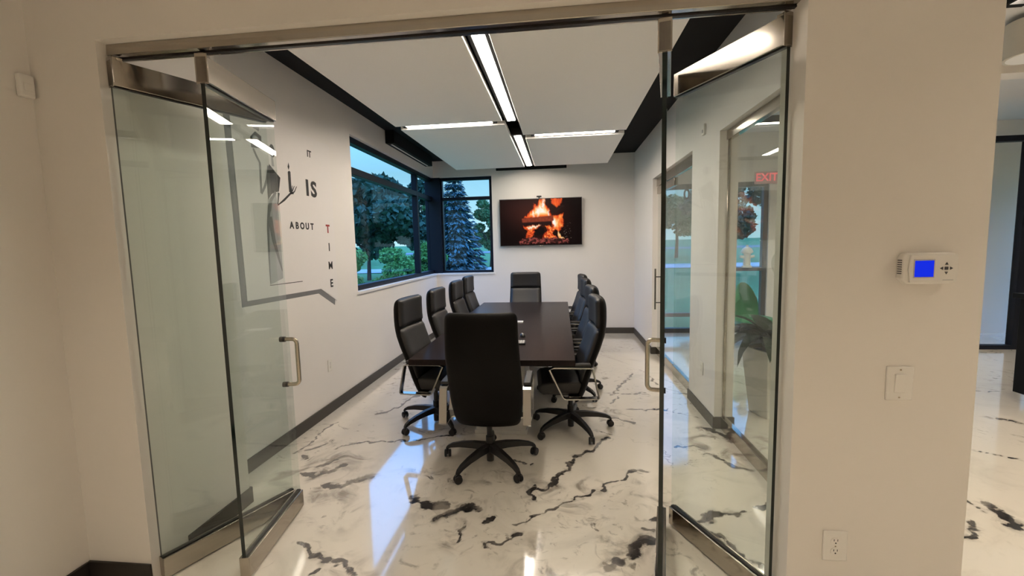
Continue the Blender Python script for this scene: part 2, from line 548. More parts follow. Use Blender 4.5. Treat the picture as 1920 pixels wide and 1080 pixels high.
SMUDGES = [
(0.22,[(-2.01,3.04),(-1.84,3.05),(-1.78,3.20)]),
(0.2,[(-1.75,2.79),(-1.55,2.75)]),
(0.16,[(-1.06,3.03),(-0.89,2.95)]),
(0.12,[(-2.16,3.43),(-2.04,3.53)]),
(0.15,[(-0.80,2.64),(-0.59,2.65)]),
(0.1,[(-0.64,2.35),(-0.64,2.46)]),
(0.15,[(-1.53,2.51),(-1.42,2.54)]),
(0.12,[(-1.28,2.14),(-1.11,2.07)]),
(0.18,[(0.28,2.33),(0.39,2.35)]),
(0.15,[(0.15,2.56),(0.19,2.48)]),
(0.12,[(-0.08,2.27),(0.01,2.27),(0.09,2.22)]),
(0.12,[(0.07,2.67),(0.23,2.70)]),
(0.2,[(0.18,2.18),(0.31,2.23)]),
(0.15,[(0.60,3.07),(0.60,2.83)]),
(0.15,[(-0.56,3.12),(-0.44,3.02)]),
(0.12,[(-0.24,2.96),(-0.08,2.92)]),
(0.15,[(0.32,4.52),(0.55,4.18)]),
(0.12,[(0.18,3.01),(0.37,3.00)]),
(0.2,[(-0.11,2.22),(-0.05,2.14)]),
(0.2,[(1.18,3.86),(1.40,3.80)]),
(0.18,[(1.14,3.57),(1.24,3.61)]),
(0.25,[(1.39,3.62),(1.45,3.45)]),
(0.2,[(1.60,3.69),(1.65,3.57)]),
]

# ------------------------------------------------------------------ the floor
def seg_field(X, Y, lines, kind):
    out = np.zeros_like(X)
    for wd, pts in lines:
        pts = [(a, b) for a, b in pts]
        for (ax, ay), (bx, by) in zip(pts[:-1], pts[1:]):
            dx, dy = bx - ax, by - ay
            L2 = dx * dx + dy * dy + 1e-9
            t = np.clip(((X - ax) * dx + (Y - ay) * dy) / L2, 0, 1)
            d = np.hypot(X - ax - t * dx, Y - ay - t * dy)
            out = np.maximum(out, np.clip(1 - d / wd, 0, 1) if kind == 'tent' else np.exp(-(d / wd) ** 2))
    return out


def make_floor():
    xs = np.concatenate([np.linspace(-2.62, -2.5, 2)[:-1], np.linspace(-2.5, 1.7, 341), np.linspace(1.7, 4.9, 107)[1:], np.linspace(4.9, 8.4, 12)[1:]])
    ys = np.concatenate([np.linspace(-3.6, 1.8, 20)[:-1], np.linspace(1.8, 4.3, 206), np.linspace(4.3, 8.6, 150)[1:]])
    X, Y = np.meshgrid(xs, ys)
    nx, ny = len(xs), len(ys)
    v = np.stack([X, Y, np.zeros_like(X)], -1).reshape(-1, 3)
    i = np.arange(ny - 1)[:, None] * nx + np.arange(nx - 1)[None, :]
    f = np.stack([i, i + 1, i + nx + 1, i + nx], -1).reshape(-1, 4)
    me = bpy.data.meshes.new('floor')
    me.from_pydata(v.tolist(), [], f.tolist())
    # wander the lookup a little so drawn lines break up
    WX = X.copy(); WY = Y.copy()
    rs = np.random.RandomState(4)
    for fr, am in ((3.0, 0.020), (9.0, 0.014), (23.0, 0.009), (45.0, 0.007), (80.0, 0.004)):
        for _ in range(3):
            a1, a2, p1, p2 = rs.uniform(0, 6.28, 4)
            WX += am * np.sin((X * math.cos(a1) + Y * math.sin(a1)) * fr * 1.3 + p1) * np.sin((X * math.sin(a2) + Y * math.cos(a2)) * fr + p2)
            WY += am * np.sin((X * math.cos(a2) - Y * math.sin(a2)) * fr * 1.2 + p2) * np.sin((X * math.sin(a1) - Y * math.cos(a1)) * fr + p1)
    for nm, lines, kind in (('vein', VEINS, 'tent'), ('smudge', SMUDGES, 'gauss')):
        F = seg_field(WX, WY, lines, kind).reshape(-1).astype(np.float32)
        a = me.attributes.new(nm, 'FLOAT', 'POINT')
        a.data.foreach_set('value', F)
    me.materials.append(MATS['marble_epoxy'])
    o = bpy.data.objects.new('floor', me); C.objects.link(o)
    struct(o, 'glossy white poured floor with black and grey marble veins')


make_floor()
MB().box(-2.62, -3.6, -0.12, 8.4, 8.6, -0.01).build('floor_slab', 'concrete')
struct(bpy.data.objects['floor_slab'], 'concrete slab under the marbled floor')

# ------------------------------------------------------------------ walls, ceilings, trim
XL, XR, YF, YB, ZC = -2.42, 1.37, 1.9, 8.4, 3.35


def wall(name, boxes, m, label):
    b = MB()
    for q in boxes:
        b.box(*q)
    return struct(b.build(name, m), label)


wall('wall_left', [(-2.62, 2.62, 0, XL, 5.0, 3.6), (-2.62, 5.0, 0, XL, 8.6, 1.165), (-2.62, 5.0, 3.04, XL, 8.6, 3.6)], 'wall_paint', 'pale wall of the meeting room with the lettered art panel')
wall('wall_back', [(XL, YB, 0, -1.29, 8.6, 1.165), (XL, YB, 3.04, -1.29, 8.6, 3.6), (-1.29, YB, 0, 1.53, 8.6, 3.6)], 'wall_paint', 'pale end wall behind the television')
wall('wall_right', [(XR, 2.1, 2.64, 1.53, 8.4, 3.6), (XR, 4.04, 0, 1.53, 4.83, 2.64), (XR, 6.8, 0, 1.53, 8.4, 2.64)], 'wall_paint', 'pale meeting room wall with glass openings to the lobby')
wall('wall_front', [(-2.62, YF, 0, -2.12, 2.62, 3.6), (-2.12, YF, 2.69, 0.96, 2.1, 3.6), (0.96, YF, 0, 1.645, 2.1, 3.6)], 'hall_paint', 'beige hall wall around the wide glass door opening')
wall('wall_hall', [(-2.62, -3.6, 0, -2.48, YF, 3.6), (-2.62, -3.75, 0, 8.4, -3.6, 3.6)], 'hall_paint', 'beige side wall of the hall at the left edge')
wall('wall_lobby', [(1.53, YB, 2.75, 8.4, 8.6, 3.6), (3.72, YB, 0, 8.4, 8.6, 2.75)], 'hall_paint', 'lobby outer wall above the entrance glazing')
wall('wall_far_right', [(8.4, -3.6, 0, 8.55, 7.0, 3.6), (8.4, 7.0, 2.9, 8.55, 8.6, 3.6)], 'hall_paint', 'far wall of the lobby')
wall('ceiling', [(XL - 0.1, 2.1, ZC, XR + 0.08, 8.45, ZC + 0.1)], 'ceiling_black', 'black painted ceiling above the white hanging panels')
wall('ceiling_lobby', [(-2.62, -3.75, 3.6, 8.55, 1.9, 3.7), (1.53, 1.9, 3.6, 8.55, 8.6, 3.7)], 'lobby_ceiling', 'pale ceiling of the hall and lobby')


def trim(name, boxes, m, label, bevel=0.003):
    b = MB()
    for q in boxes:
        b.box(*q)
    return struct(b.build(name, m, bevel=bevel, seg=1), label)


BH = 0.11
trim('baseboard_left', [(XL, 2.62, 0, XL + 0.014, YB, BH), (XL, 2.62, 0, -2.106, 2.634, BH), (-2.12, 2.12, 0, -2.106, 2.634, BH)], 'baseboard_grey', 'dark grey baseboard along the art wall')
trim('baseboard_back', [(XL + 0.014, YB - 0.014, 0, XR, YB, BH)], 'baseboard_grey', 'dark grey baseboard under the television wall')
trim('baseboard_right', [(XR - 0.014, 4.026, 0, XR, 4.844, BH), (XR - 0.014, 6.786, 0, XR, YB - 0.014, BH), (XR, 4.026, 0, 1.544, 4.04, BH), (XR, 6.786, 0, 1.53, 6.8, BH), (1.53, 4.026, 0, 1.544, 4.83, BH)], 'baseboard_grey', 'dark baseboard around the white column')
trim('baseboard_front', [(-2.48, YF - 0.014, 0, -2.12, YF, BH), (0.96, YF - 0.014, 0, 1.659, YF, BH), (1.645, YF, 0, 1.659, 2.1, BH)], 'baseboard_dark', 'nearly black baseboard on the hall wall')
trim('baseboard_hall', [(-2.48, -3.6, 0, -2.466, YF - 0.014, BH)], 'baseboard_dark', 'nearly black baseboard on the left hall wall')
trim('trim_1', [(-2.12, 1.945, 2.640, 0.96, 2.030, 2.69)], 'brushed_steel', 'brushed steel door track under the opening head')
trim('trim_2', [(-2.12, 1.985, 2.634, 0.96, 2.005, 2.640)], 'black_plastic', 'dark groove below the steel door track', 0.0)
trim('trim_3', [(XL - 0.2, 4.97, 1.165, XL + 0.025, YB, 1.20), (XL + 0.025, YB - 0.025, 1.165, -1.26, 8.6, 1.20), (XL - 0.2, YB, 1.165, XL + 0.025, 8.6, 1.20)], 'sill_white', 'white sill under the corner windows')

# ------------------------------------------------------------------ corner windows


def window(name, label, members, panes, fm='frame_black', gm='window_glass', loc=(0, 0, 0)):
    r = struct(empty(name, loc), label)
    for nm, q in members:
        MB().box(*[a - b for a, b in zip(q, loc * 2)]).build(nm, fm, r, bevel=0.004, seg=1)
    for q in panes:
        MB().box(*[a - b for a, b in zip(q, loc * 2)]).build('pane', gm, r)
    return r


W0, W1 = -2.56, -2.465
window('window_1', 'large dark framed window of the left wall', [
    ('frame_head', (W0, 5.0, 2.97, W1, 8.40, 3.04)), ('frame_sill', (W0, 5.0, 1.20, W1, 8.40, 1.262)),
    ('frame_jamb', (W0, 5.0, 1.262, W1, 5.05, 2.97)), ('mullion', (W0, 7.50, 1.262, W1, 7.58, 2.97)),
    ('transom', (W0, 5.05, 2.60, W1, 7.50, 2.685)), ('transom', (W0, 7.58, 2.60, W1, 8.40, 2.685)),
    ('corner_post', (-2.60, 8.40, 1.20, -2.30, 8.59, 3.04))],
    [(-2.545, 5.05, 1.262, -2.535, 7.5, 2.60), (-2.545, 5.05, 2.685, -2.535, 7.5, 2.97),
     (-2.545, 7.58, 1.262, -2.535, 8.40, 2.60), (-2.545, 7.58, 2.685, -2.535, 8.40, 2.97)], loc=(-2.5, 6.7, 1.2))
window('window_2', 'narrow dark framed window beside the television', [
    ('frame_head', (-2.30, 8.455, 2.985, -1.29, 8.56, 3.04)), ('frame_sill', (-2.30, 8.455, 1.20, -1.29, 8.56, 1.245)),
    ('frame_jamb', (-1.345, 8.455, 1.245, -1.29, 8.56, 2.985)), ('frame_jamb', (-2.30, 8.455, 1.245, -2.27, 8.56, 2.985)),
    ('transom', (-2.27, 8.455, 2.605, -1.345, 8.56, 2.665))],
    [(-2.27, 8.535, 1.245, -1.345, 8.545, 2.605), (-2.27, 8.535, 2.665, -1.345, 8.545, 2.985)], loc=(-1.8, 8.5, 1.2))

# ------------------------------------------------------------------ glass partitions towards the lobby
window('window_3', 'tall glass partition between the front wall and the white column', [
    ('bottom_rail', (1.425, 2.1, 0.0, 1.475, 4.04, 0.115)), ('top_rail', (1.425, 2.1, 2.56, 1.475, 4.04, 2.64)),
    ('end_channel', (1.437, 4.028, 0.115, 1.463, 4.04, 2.56))],
    [(1.444, 2.1, 0.10, 1.456, 4.028, 2.57)], fm='brushed_steel', gm='partition_glass', loc=(1.45, 3.0, 0))
window('window_4', 'glass sidelight beyond the white column', [
    ('bottom_rail', (1.425, 4.83, 0.0, 1.475, 5.78, 0.115)), ('top_rail', (1.425, 4.83, 2.52, 1.475, 6.8, 2.64))],
    [(1.444, 4.83, 0.10, 1.456, 5.78, 2.53)], fm='brushed_steel', gm='partition_glass', loc=(1.45, 5.3, 0))
d5 = struct(empty('door_5', (1.45, 6.30, 0)), 'glass door to the lobby in the right wall')
MB().box(-0.022, -0.50, 0.012, 0.022, 0.48, 0.115).build('bottom_rail', 'brushed_steel', d5, bevel=0.003)
MB().box(-0.022, -0.50, 2.41, 0.022, 0.48, 2.51).build('top_rail', 'brushed_steel', d5, bevel=0.003)
MB().box(-0.006, -0.50, 0.10, 0.006, 0.48, 2.42).build('glass_pane', 'partition_glass', d5)
h5 = MB().tube([(-0.075, 0.30, 0.72), (-0.075, 0.30, 1.32)], 0.012, 10).build('handle', 'brushed_steel', d5, smooth=True)
for z in (0.82, 1.2):
    MB().tube([(-0.075, 0.30, z), (0.02, 0.30, z)], 0.008, 8).build('standoff', 'black_plastic', h5, smooth=True)

# ------------------------------------------------------------------ folding glass doors of the opening


def glass_door(name, label, near, apex, side=0):
    n = Vector((*near, 0)); a = Vector((*apex, 0))
    d = a - n; L = d.length
    r = struct(empty(name, n, math.atan2(d.y, d.x)), label)
    MB().box(0, -0.026, 0.010, L, 0.026, 0.118).build('bottom_rail', 'brushed_steel', r, bevel=0.003)
    MB().box(0, -0.026, 2.495, L, 0.026, 2.615).build('top_rail', 'brushed_steel', r, bevel=0.003)
    MB().box(0.0, -0.029, 2.49, 0.004, 0.029, 2.628).box(0.004, -0.014, 2.615, 0.05, 0.014, 2.632).build('top_pivot', 'brushed_steel', r, bevel=0.002)
    MB().box(0, -0.012, 0.0, 0.06, 0.012, 0.010).build('bottom_pivot', 'brushed_steel', r)
    for zz, nm in ((0.1185, 'bottom_gasket'), (2.4905, 'top_gasket')):
        MB().box(0.0, -0.011, zz, L, 0.011, zz + 0.004).build(nm, 'black_plastic', r)
    g = MB().box(0.002, -0.0095, 0.11, L - 0.002, 0.0095, 2.50)
    g.m = [1 if k == 5 else 0 for k in range(6)]
    g.build('glass_pane', ['door_glass', 'glass_edge'], r)
    if side:
        x = L - 0.07
        z0, z1, o, rc = 0.86, 1.15, 0.085 * side, 0.028
        pts = [(x, 0, z1)]
        for k in range(5):
            q = k / 4 * math.pi / 2
            pts.append((x, o - side * rc + side * rc * math.sin(q), z1 - rc + rc * math.cos(q)))
        for k in range(5):
            q = k / 4 * math.pi / 2
            pts.append((x, o - side * rc + side * rc * math.cos(q), z0 + rc - rc * math.sin(q)))
        pts.append((x, 0, z0))
        h = MB().tube(pts, 0.0125, 12).build('handle', 'brushed_nickel', r, smooth=True)
        for z in (z0, z1):
            MB().cyl((x, -0.016, z), (x, 0.016, z), 0.017, n=14).build('washer', 'black_plastic', h, smooth=True)
    return r


glass_door('door_1', 'glass door leaf hinged at the left jamb', (-2.098, 1.932), (-1.800, 2.61))
glass_door('door_2', 'glass door leaf with pull handle, left of the opening', (-1.655, 1.965), (-1.752, 2.605), side=-1)
glass_door('door_3', 'glass door leaf with pull handle, right of the opening, seen edge-on', (0.443, 1.975), (0.585, 2.58), side=1)
glass_door('door_4', 'glass door leaf hinged at the right jamb', (0.945, 2.005), (0.652, 2.60))

# ------------------------------------------------------------------ hanging ceiling panels and strip lights
PZ = 3.10
for x0, y0, x1, y1, lab in ((-1.88, 2.35, -0.635, 5.05, 'long white ceiling panel nearest the door on the window side'),
                            (-0.455, 2.35, 0.83, 5.72, 'long white ceiling panel nearest the door on the glass wall side'),
                            (-1.87, 5.20, -0.62, 8.0, 'white ceiling panel above the corner windows'),
                            (-0.44, 5.93, 0.835, 7.95, 'white ceiling panel above the television side, right of the light')):
    cx, cy = (x0 + x1) / 2, (y0 + y1) / 2
    r = empty('ceiling_panel', (cx, cy, PZ))
    tag(r, lab, 'ceiling panel', 'white hanging ceiling panels')
    MB().box(x0 - cx, y0 - cy, 0, x1 - cx, y1 - cy, 0.05).build('panel_board', 'panel_white', r, bevel=0.004, seg=1)
    for sx in (-0.4, 0.4):
        for sy in (-0.4, 0.4):
            a, b = sx * (x1 - x0), sy * (y1 - y0)
            MB().cyl((a, b, 0.05), (a, b, ZC - PZ), 0.006, n=6).build('hanger', 'black_plastic', r)


def strip(label, p0, p1, z, wd, em='room_strip', top=None, group='linear ceiling lights'):
    (x0, y0), (x1, y1) = p0, p1
    L = math.hypot(x1 - x0, y1 - y0)
    r = empty('linear_light', ((x0 + x1) / 2, (y0 + y1) / 2, z), math.atan2(y1 - y0, x1 - x0))
    tag(r, label, 'light', group)
    h = wd / 2
    b = MB().box(-L / 2 - 0.05, -h - 0.03, 0.004, L / 2 + 0.05, -h - 0.004, 0.09).box(-L / 2 - 0.05, h + 0.004, 0.004, L / 2 + 0.05, h + 0.03, 0.09)
    b.box(-L / 2 - 0.05, -h - 0.004, 0.06, L / 2 + 0.05, h + 0.004, 0.09).box(-L / 2 - 0.05, -h - 0.004, 0.004, -L / 2, h + 0.004, 0.06).box(L / 2, -h - 0.004, 0.004, L / 2 + 0.05, h + 0.004, 0.06)
    b.build('housing', 'ceiling_black', r)
    MB().box(-L / 2, -h, 0.056 if em == 'hall_strip' else 0.0, L / 2, h, 0.0595).build('diffuser', em, r)
    if top:
        for s in (-0.4, 0.4):
            MB().cyl((s * L, 0, 0.09), (s * L, 0, top - z), 0.005, n=6).build('hanger', 'black_plastic', r)
    return r


strip('long glowing strip light running from the door towards the television', (-0.535, 2.45), (-0.535, 5.10), PZ + 0.012, 0.085, top=ZC)
strip('short glowing strip light pointing at the television', (-0.535, 5.80), (-0.535, 7.95), PZ + 0.012, 0.085, top=ZC)
strip('glowing crosswise strip light on the window side', (-1.77, 5.125), (-0.76, 5.125), PZ + 0.012, 0.065, top=ZC)
strip('glowing crosswise strip light on the glass wall side', (-0.31, 5.825), (0.70, 5.825), PZ + 0.012, 0.065, top=ZC)
strip('bright strip light in the lobby at the upper right corner', (3.2, 0.4), (3.2, 3.62), 3.30, 0.09, 'hall_strip', 3.6, 'hall and lobby strip lights')
strip('strip light over the hall behind the viewer', (-1.9, -1.0), (1.6, -1.0), 3.30, 0.09, 'hall_strip', 3.6, 'hall and lobby strip lights')
strip('strip light added to brighten the far lobby beside the reception counter', (5.7, 0.4), (5.7, 3.9), 3.30, 0.09, 'hall_strip', 3.6, 'hall and lobby strip lights')  # added lamp, no fixture known here; brightens the lobby floor
strip('strip light over the lobby seen through the glass partition', (2.2, 6.6), (5.2, 6.6), 3.30, 0.09, 'hall_strip', 3.6, 'hall and lobby strip lights')

g = empty('air_diffuser', (XL, 7.0, 3.17))
tag(g, 'black box air diffuser on the wall above the large window', 'air vent')
MB().box(0, -0.92, 0.0, 0.13, 0.92, 0.18).build('body', 'ceiling_black', g, bevel=0.004, seg=1)
MB().box(0.05, -0.85, -0.004, 0.075, 0.85, 0.0).build('slot', 'white_plastic', g)
g = empty('air_diffuser', (-0.53, YB, 3.12))
tag(g, 'black slot air diffuser above the television', 'air vent')
MB().box(-0.66, -0.06, 0.0, 0.66, 0, 0.08).build('body', 'ceiling_black', g, bevel=0.003, seg=1)
MB().box(-0.62, -0.062, 0.025, 0.62, -0.06, 0.035).build('slot', 'black_plastic', g)

# ------------------------------------------------------------------ conference table
t = empty('conference_table', (-0.60, 5.44, 0))
tag(t, 'long dark espresso conference table on pale panel legs', 'table')
MB().box(-0.71, -1.88, 0.70, 0.71, 1.88, 0.752).build('table_top', 'espresso_wood', t, bevel=0.004)
for y in (-1.36, 1.36):
    p = MB().box(-0.19, y - 0.26, 0.03, 0.27, y + 0.26, 0.70).build('pedestal', 'table_side', t, bevel=0.004)
    MB().box(-0.20, y - 0.275, 0.0, 0.28, y + 0.275, 0.035).build('plinth', 'table_side', p, bevel=0.003)
MB().box(-0.03, -1.10, 0.40, 0.03, 1.10, 0.66).build('stretcher', 'espresso_wood', t, bevel=0.003)

# ------------------------------------------------------------------ office chair
ZS = [0.31, 0.40, 0.50, 0.60, 0.70, 0.80, 0.90, 0.97, 1.05, 1.15, 1.24]
YS = [-0.05, -0.085, -0.12, -0.15, -0.185, -0.225, -0.258, -0.272, -0.278, -0.278, -0.272]
WS = [0.235, 0.262, 0.274, 0.279, 0.279, 0.277, 0.274, 0.271, 0.268, 0.266, 0.260]


def back_at(z):
    return float(np.interp(z, ZS, YS)), float(np.interp(z, ZS, WS))


def pad(name, z0, z1, front, rear, inset, mname, parent, nu=17, nv=18, roundc=0.028):
    """cushion between two heights of the curved back: front/rear are offsets from the back line"""
    vs = []; fs = []
    us = [math.sin(q) for q in np.linspace(-math.pi / 2, math.pi / 2, nu)]
    vv = [0.5 - 0.5 * math.cos(q) for q in np.linspace(0, math.pi, nv)]
    for side in (0, 1):
        for v in vv:
            z = z0 + (z1 - z0) * v
            y, wv = back_at(z)
            e = min(z - z0, z1 - z)
            cw = wv - inset - (roundc - math.sqrt(max(0, roundc ** 2 - max(0, roundc - e) ** 2)))
            for u in us:
                k = (1 - abs(u) ** 10) ** 0.5 * (1 - abs(2 * v - 1) ** 14) ** 0.5
                wrap = 0.035 * u * u
                off = front * k if side == 0 else rear * k
                vs.append((u * cw, y + wrap + off, z))
    for j in range(nv - 1):
        for i in range(nu - 1):
            a = j * nu + i
            fs.append((a, a + 1, a + nu + 1, a + nu))
            b = nu * nv + a
            fs.append((b + nu, b + nu + 1, b + 1, b))
    m = MB(); m.add(vs, fs)
    o = m.build(name, mname, parent, smooth=True)
    bm = bmesh.new(); bm.from_mesh(o.data)
    bmesh.ops.remove_doubles(bm, verts=bm.verts, dist=1e-5)
    bmesh.ops.recalc_face_normals(bm, faces=bm.faces)
    bm.to_mesh(o.data); bm.free()
    o.data.polygons.foreach_set('use_smooth', [True] * len(o.data.polygons))
    return o


def make_chair():
    r = empty('office_chair')
    pad('backrest', 0.315, 1.235, 0.028, -0.040, 0.0, 'leather_back', r, nv=30, roundc=0.04)
    pad('back_cushion', 0.50, 0.968, 0.062, 0.0, 0.012, 'black_leather', r)
    pad('head_cushion', 0.972, 1.232, 0.058, 0.0, 0.012, 'black_leather', r)
    # seat
    s = MB()
    prof = [(-0.075, 0.43), (-0.085, 0.50), (-0.05, 0.515), (0.05, 0.512), (0.20, 0.515), (0.27, 0.505), (0.305, 0.475), (0.30, 0.43), (0.26, 0.405), (-0.04, 0.405)]
    s.prism(prof, -0.255, 0.255, 'x')
    s.build('seat', 'black_leather', r, bevel=0.022, seg=3)
    MB().box(-0.10, -0.05, 0.345, 0.10, 0.14, 0.405).build('tilt_mechanism', 'black_plastic', r, bevel=0.012)
    # arms
    for sx in (-1, 1):
        path = []
        raw = [(-0.14, 0.665), (0.17, 0.672), (0.215, 0.650), (0.10, 0.400), (0.07, 0.385), (-0.20, 0.385), (-0.215, 0.40), (-0.165, 0.65)]
        a = MB().ribbon_ring(raw, 0.029, 0.012, x=sx * 0.314)
        arm = a.build('armrest', 'chrome', r, bevel=0.002, seg=1)
        MB().box(sx * 0.314 - 0.027, -0.14, 0.672, sx * 0.314 + 0.027, 0.18, 0.696).build('arm_pad', 'black_leather', arm, bevel=0.008, seg=2)
        MB().box(min(sx * 0.20, sx * 0.29), -0.06, 0.387, max(sx * 0.20, sx * 0.29), 0.04, 0.400).build('arm_bracket', 'chrome', arm)
    # column and base
    MB().lathe([(0.030, 0.10), (0.030, 0.22), (0.022, 0.222), (0.022, 0.35)], 16).build('gas_column', 'black_plastic', r, smooth=True)
    MB().lathe([(0.028, 0.02), (0.030, 0.10), (0.058, 0.105), (0.056, 0.150), (0.036, 0.165)], 20).build('hub', 'black_plastic', r, smooth=True)
    cm = wm = lm = None
    for k in range(5):
        q = 2 * math.pi * k / 5 + math.pi / 2
        if lm is None:
            b = MB()
            st = [(0.03, 0.135, 0.034, 0.027), (0.14, 0.134, 0.030, 0.024), (0.25, 0.122, 0.025, 0.020), (0.33, 0.104, 0.022, 0.016), (0.368, 0.086, 0.020, 0.013), (0.382, 0.072, 0.017, 0.008)]
            vs = []; fs = []
            for (x, z, hw, hh) in st:
                vs += [(x, -hw, z - hh), (x, hw, z - hh), (x, hw * 0.7, z + hh), (x, -hw * 0.7, z + hh)]
            for i in range(len(st) - 1):
                for e in range(4):
                    fs.append((i * 4 + e, i * 4 + (e + 1) % 4, i * 4 + 4 + (e + 1) % 4, i * 4 + 4 + e))
            fs += [(3, 2, 1, 0), tuple(len(st) * 4 - 4 + e for e in range(4))]
            b.add(vs, fs)
            o = b.build('leg', 'black_plastic', r, bevel=0.004, seg=2); lm = o.data
            c = MB().cyl((0, 0, 0.055), (0, 0, 0.088), 0.008, n=8)
            c.prism([(-0.022, 0.030), (0.024, 0.030), (0.030, 0.045), (0.020, 0.060), (-0.004, 0.066), (-0.020, 0.055)], -0.006, 0.006, 'y')
            co = c.build('caster', 'black_plastic', r, smooth=True); cm = co.data
            wh = MB()
            wo = wh.lathe([(0.010, 0), (0.026, 0.001), (0.030, 0.005), (0.030, 0.015), (0.026, 0.019), (0.010, 0.020)], 16).build('wheel', 'caster_rubber', co, smooth=True); wm = wo.data
        else:
            o = bpy.data.objects.new('leg', lm); C.objects.link(o); o.parent = r
            co = bpy.data.objects.new('caster', cm); C.objects.link(co); co.parent = r
            wo = bpy.data.objects.new('wheel', wm); C.objects.link(wo); wo.parent = co
        w2 = bpy.data.objects.new('wheel', wm); C.objects.link(w2); w2.parent = co
        o.rotation_euler = (0, 0, q)
        co.location = (0.372 * math.cos(q), 0.372 * math.sin(q), 0)
        co.rotation_euler = (0, 0, q + 1.3 + 1.9 * ((k * 37) % 5))
        wo.rotation_euler = (math.pi / 2, 0, 0); wo.location = (0.0, -0.007, 0.030)
        w2.rotation_euler = (math.pi / 2, 0, 0); w2.location = (0.0, 0.027, 0.030)
    return r


G = 'high-backed black office chairs around the table'
chair = make_chair()
P2 = math.pi / 2
CH = [(-0.572, 3.28, 0.0, 'high-backed black office chair at the near end of the table, its back turned'),
      (-0.62, 7.46, math.pi, 'high-backed black office chair at the far end, under the television'),
      (-1.225, 4.045, -P2 - 0.09, 'nearest black office chair on the window side of the table'),
      (-1.19, 4.90, -P2 - 0.03, 'second black office chair from the door on the window side'),
      (-1.22, 6.00, -P2 - 0.03, 'third black office chair from the door on the window side'),
      (-1.25, 6.92, -P2 - 0.05, 'farthest black office chair on the window side, by the corner post'),
      (0.075, 3.98, P2 + 0.08, 'nearest black office chair on the glass wall side, catching blue daylight'),
      (0.10, 4.96, P2 + 0.08, 'second office chair from the door on the glass wall side'),
      (0.09, 6.05, P2 + 0.10, 'third office chair from the door on the glass wall side'),
      (0.09, 6.85, P2 + 0.10, 'farthest office chair on the glass wall side of the table')]
BASE_SPIN = [0.105, 0.3, 0.445, 0.5, 0.2, 0.7, -0.55, -0.3, 0.6, 0.2]
allch = [chair] + [copy_tree(chair) for _ in CH[1:]]
for (x, y, rz, lab), o, sp in zip(CH, allch, BASE_SPIN):
    o.location = (x, y, 0); o.rotation_euler = (0, 0, rz)
    tag(o, lab, 'chair', G)
    # the star base swivels freely under the seat
    for c in kids(o):
        if c.name.split('.')[0] in ('leg', 'caster'):
            c.rotation_euler.z += sp
            c.location = Matrix.Rotation(sp, 3, 'Z') @ c.location

# ------------------------------------------------------------------ things on the table
TZ = 0.752
k = empty('keyboard', (-0.44, 4.19, TZ), 0.03)
tag(k, 'slim black keyboard with pale keys on the table', 'keyboard')
MB().box(-0.22, -0.065, 0.0, 0.09, 0.065, 0.014).build('case', 'black_plastic', k, bevel=0.004)
km = None
for i in range(12):
    for j in range(5):
        if km is None:
            ko = MB().box(-0.0095, -0.009, 0.014, 0.0095, 0.009, 0.019).build('key', 'key_light', k); km = ko.data
        else:
            ko = bpy.data.objects.new('key', km); C.objects.link(ko); ko.parent = k
        ko.location = (-0.20 + i * 0.0245, -0.048 + j * 0.024, 0)
mo = empty('computer_mouse', (-0.405, 4.50, TZ), 0.2)
tag(mo, 'small black computer mouse beside the keyboard', 'mouse')
vs = []; fs = []
for j in range(7):
    tt = j / 6
    for i in range(12):
        q = 2 * math.pi * i / 12
        s_ = math.cos(tt * math.pi / 2) ** 0.6
        vs.append((0.032 * s_ * math.cos(q), 0.055 * s_ * math.sin(q), 0.036 * math.sin(tt * math.pi / 2)))
for j in range(6):
    for i in range(12):
        fs.append((j * 12 + i, j * 12 + (i + 1) % 12, j * 12 + 12 + (i + 1) % 12, j * 12 + 12 + i))
fs.append(tuple(reversed(range(12))))
MB().add(vs, fs).build('mouse_body', 'black_plastic', mo, smooth=True)
MB().cyl((-0.004, 0.028, 0.027), (0.004, 0.028, 0.027), 0.009, n=12).build('scroll_wheel', 'chrome', mo, smooth=True)
MB().cyl((0, -0.012, 0.030), (0, -0.012, 0.0375), 0.012, 0.009, n=12).build('badge', 'key_light', mo, smooth=True)
p = MB().box(-0.14, -0.05, 0, 0.10, 0.05, 0.012).build('paper_stack', 'white_reflective')
p.location = (-0.575, 5.37, TZ); tag(p, 'thin white stack of paper lying on the table', 'paper')
cb = MB().tube([(-0.56, 5.30, TZ + 0.004), (-0.55, 5.15, TZ + 0.004), (-0.535, 5.02, TZ + 0.004), (-0.55, 4.90, TZ + 0.004), (-0.54, 4.72, TZ + 0.004)], 0.004, 6).build('cable', 'white_plastic', smooth=True)
tag(cb, 'thin white cable lying on the table', 'cable')

# ------------------------------------------------------------------ television
def vnoise(x, y, seed=0.0, octv=4):
    out = np.zeros_like(x); amp = 1.0; tot = 0.0; f = 1.0
    rs = np.random.RandomState(int(seed * 10) + 3)
    for _ in range(octv):
        gsz = 64
        gr = rs.rand(gsz, gsz)
        xf, yf = x * f, y * f
        xi = np.floor(xf).astype(int); yi = np.floor(yf).astype(int)
        tx = xf - xi; ty = yf - yi
        tx = tx * tx * (3 - 2 * tx); ty = ty * ty * (3 - 2 * ty)
        a = gr[xi % gsz, yi % gsz]; b = gr[(xi + 1) % gsz, yi % gsz]; c = gr[xi % gsz, (yi + 1) % gsz]; d = gr[(xi + 1) % gsz, (yi + 1) % gsz]
        out += amp * ((a * (1 - tx) + b * tx) * (1 - ty) + (c * (1 - tx) + d * tx) * ty)
        tot += amp; amp *= 0.55; f *= 2
    return out / tot


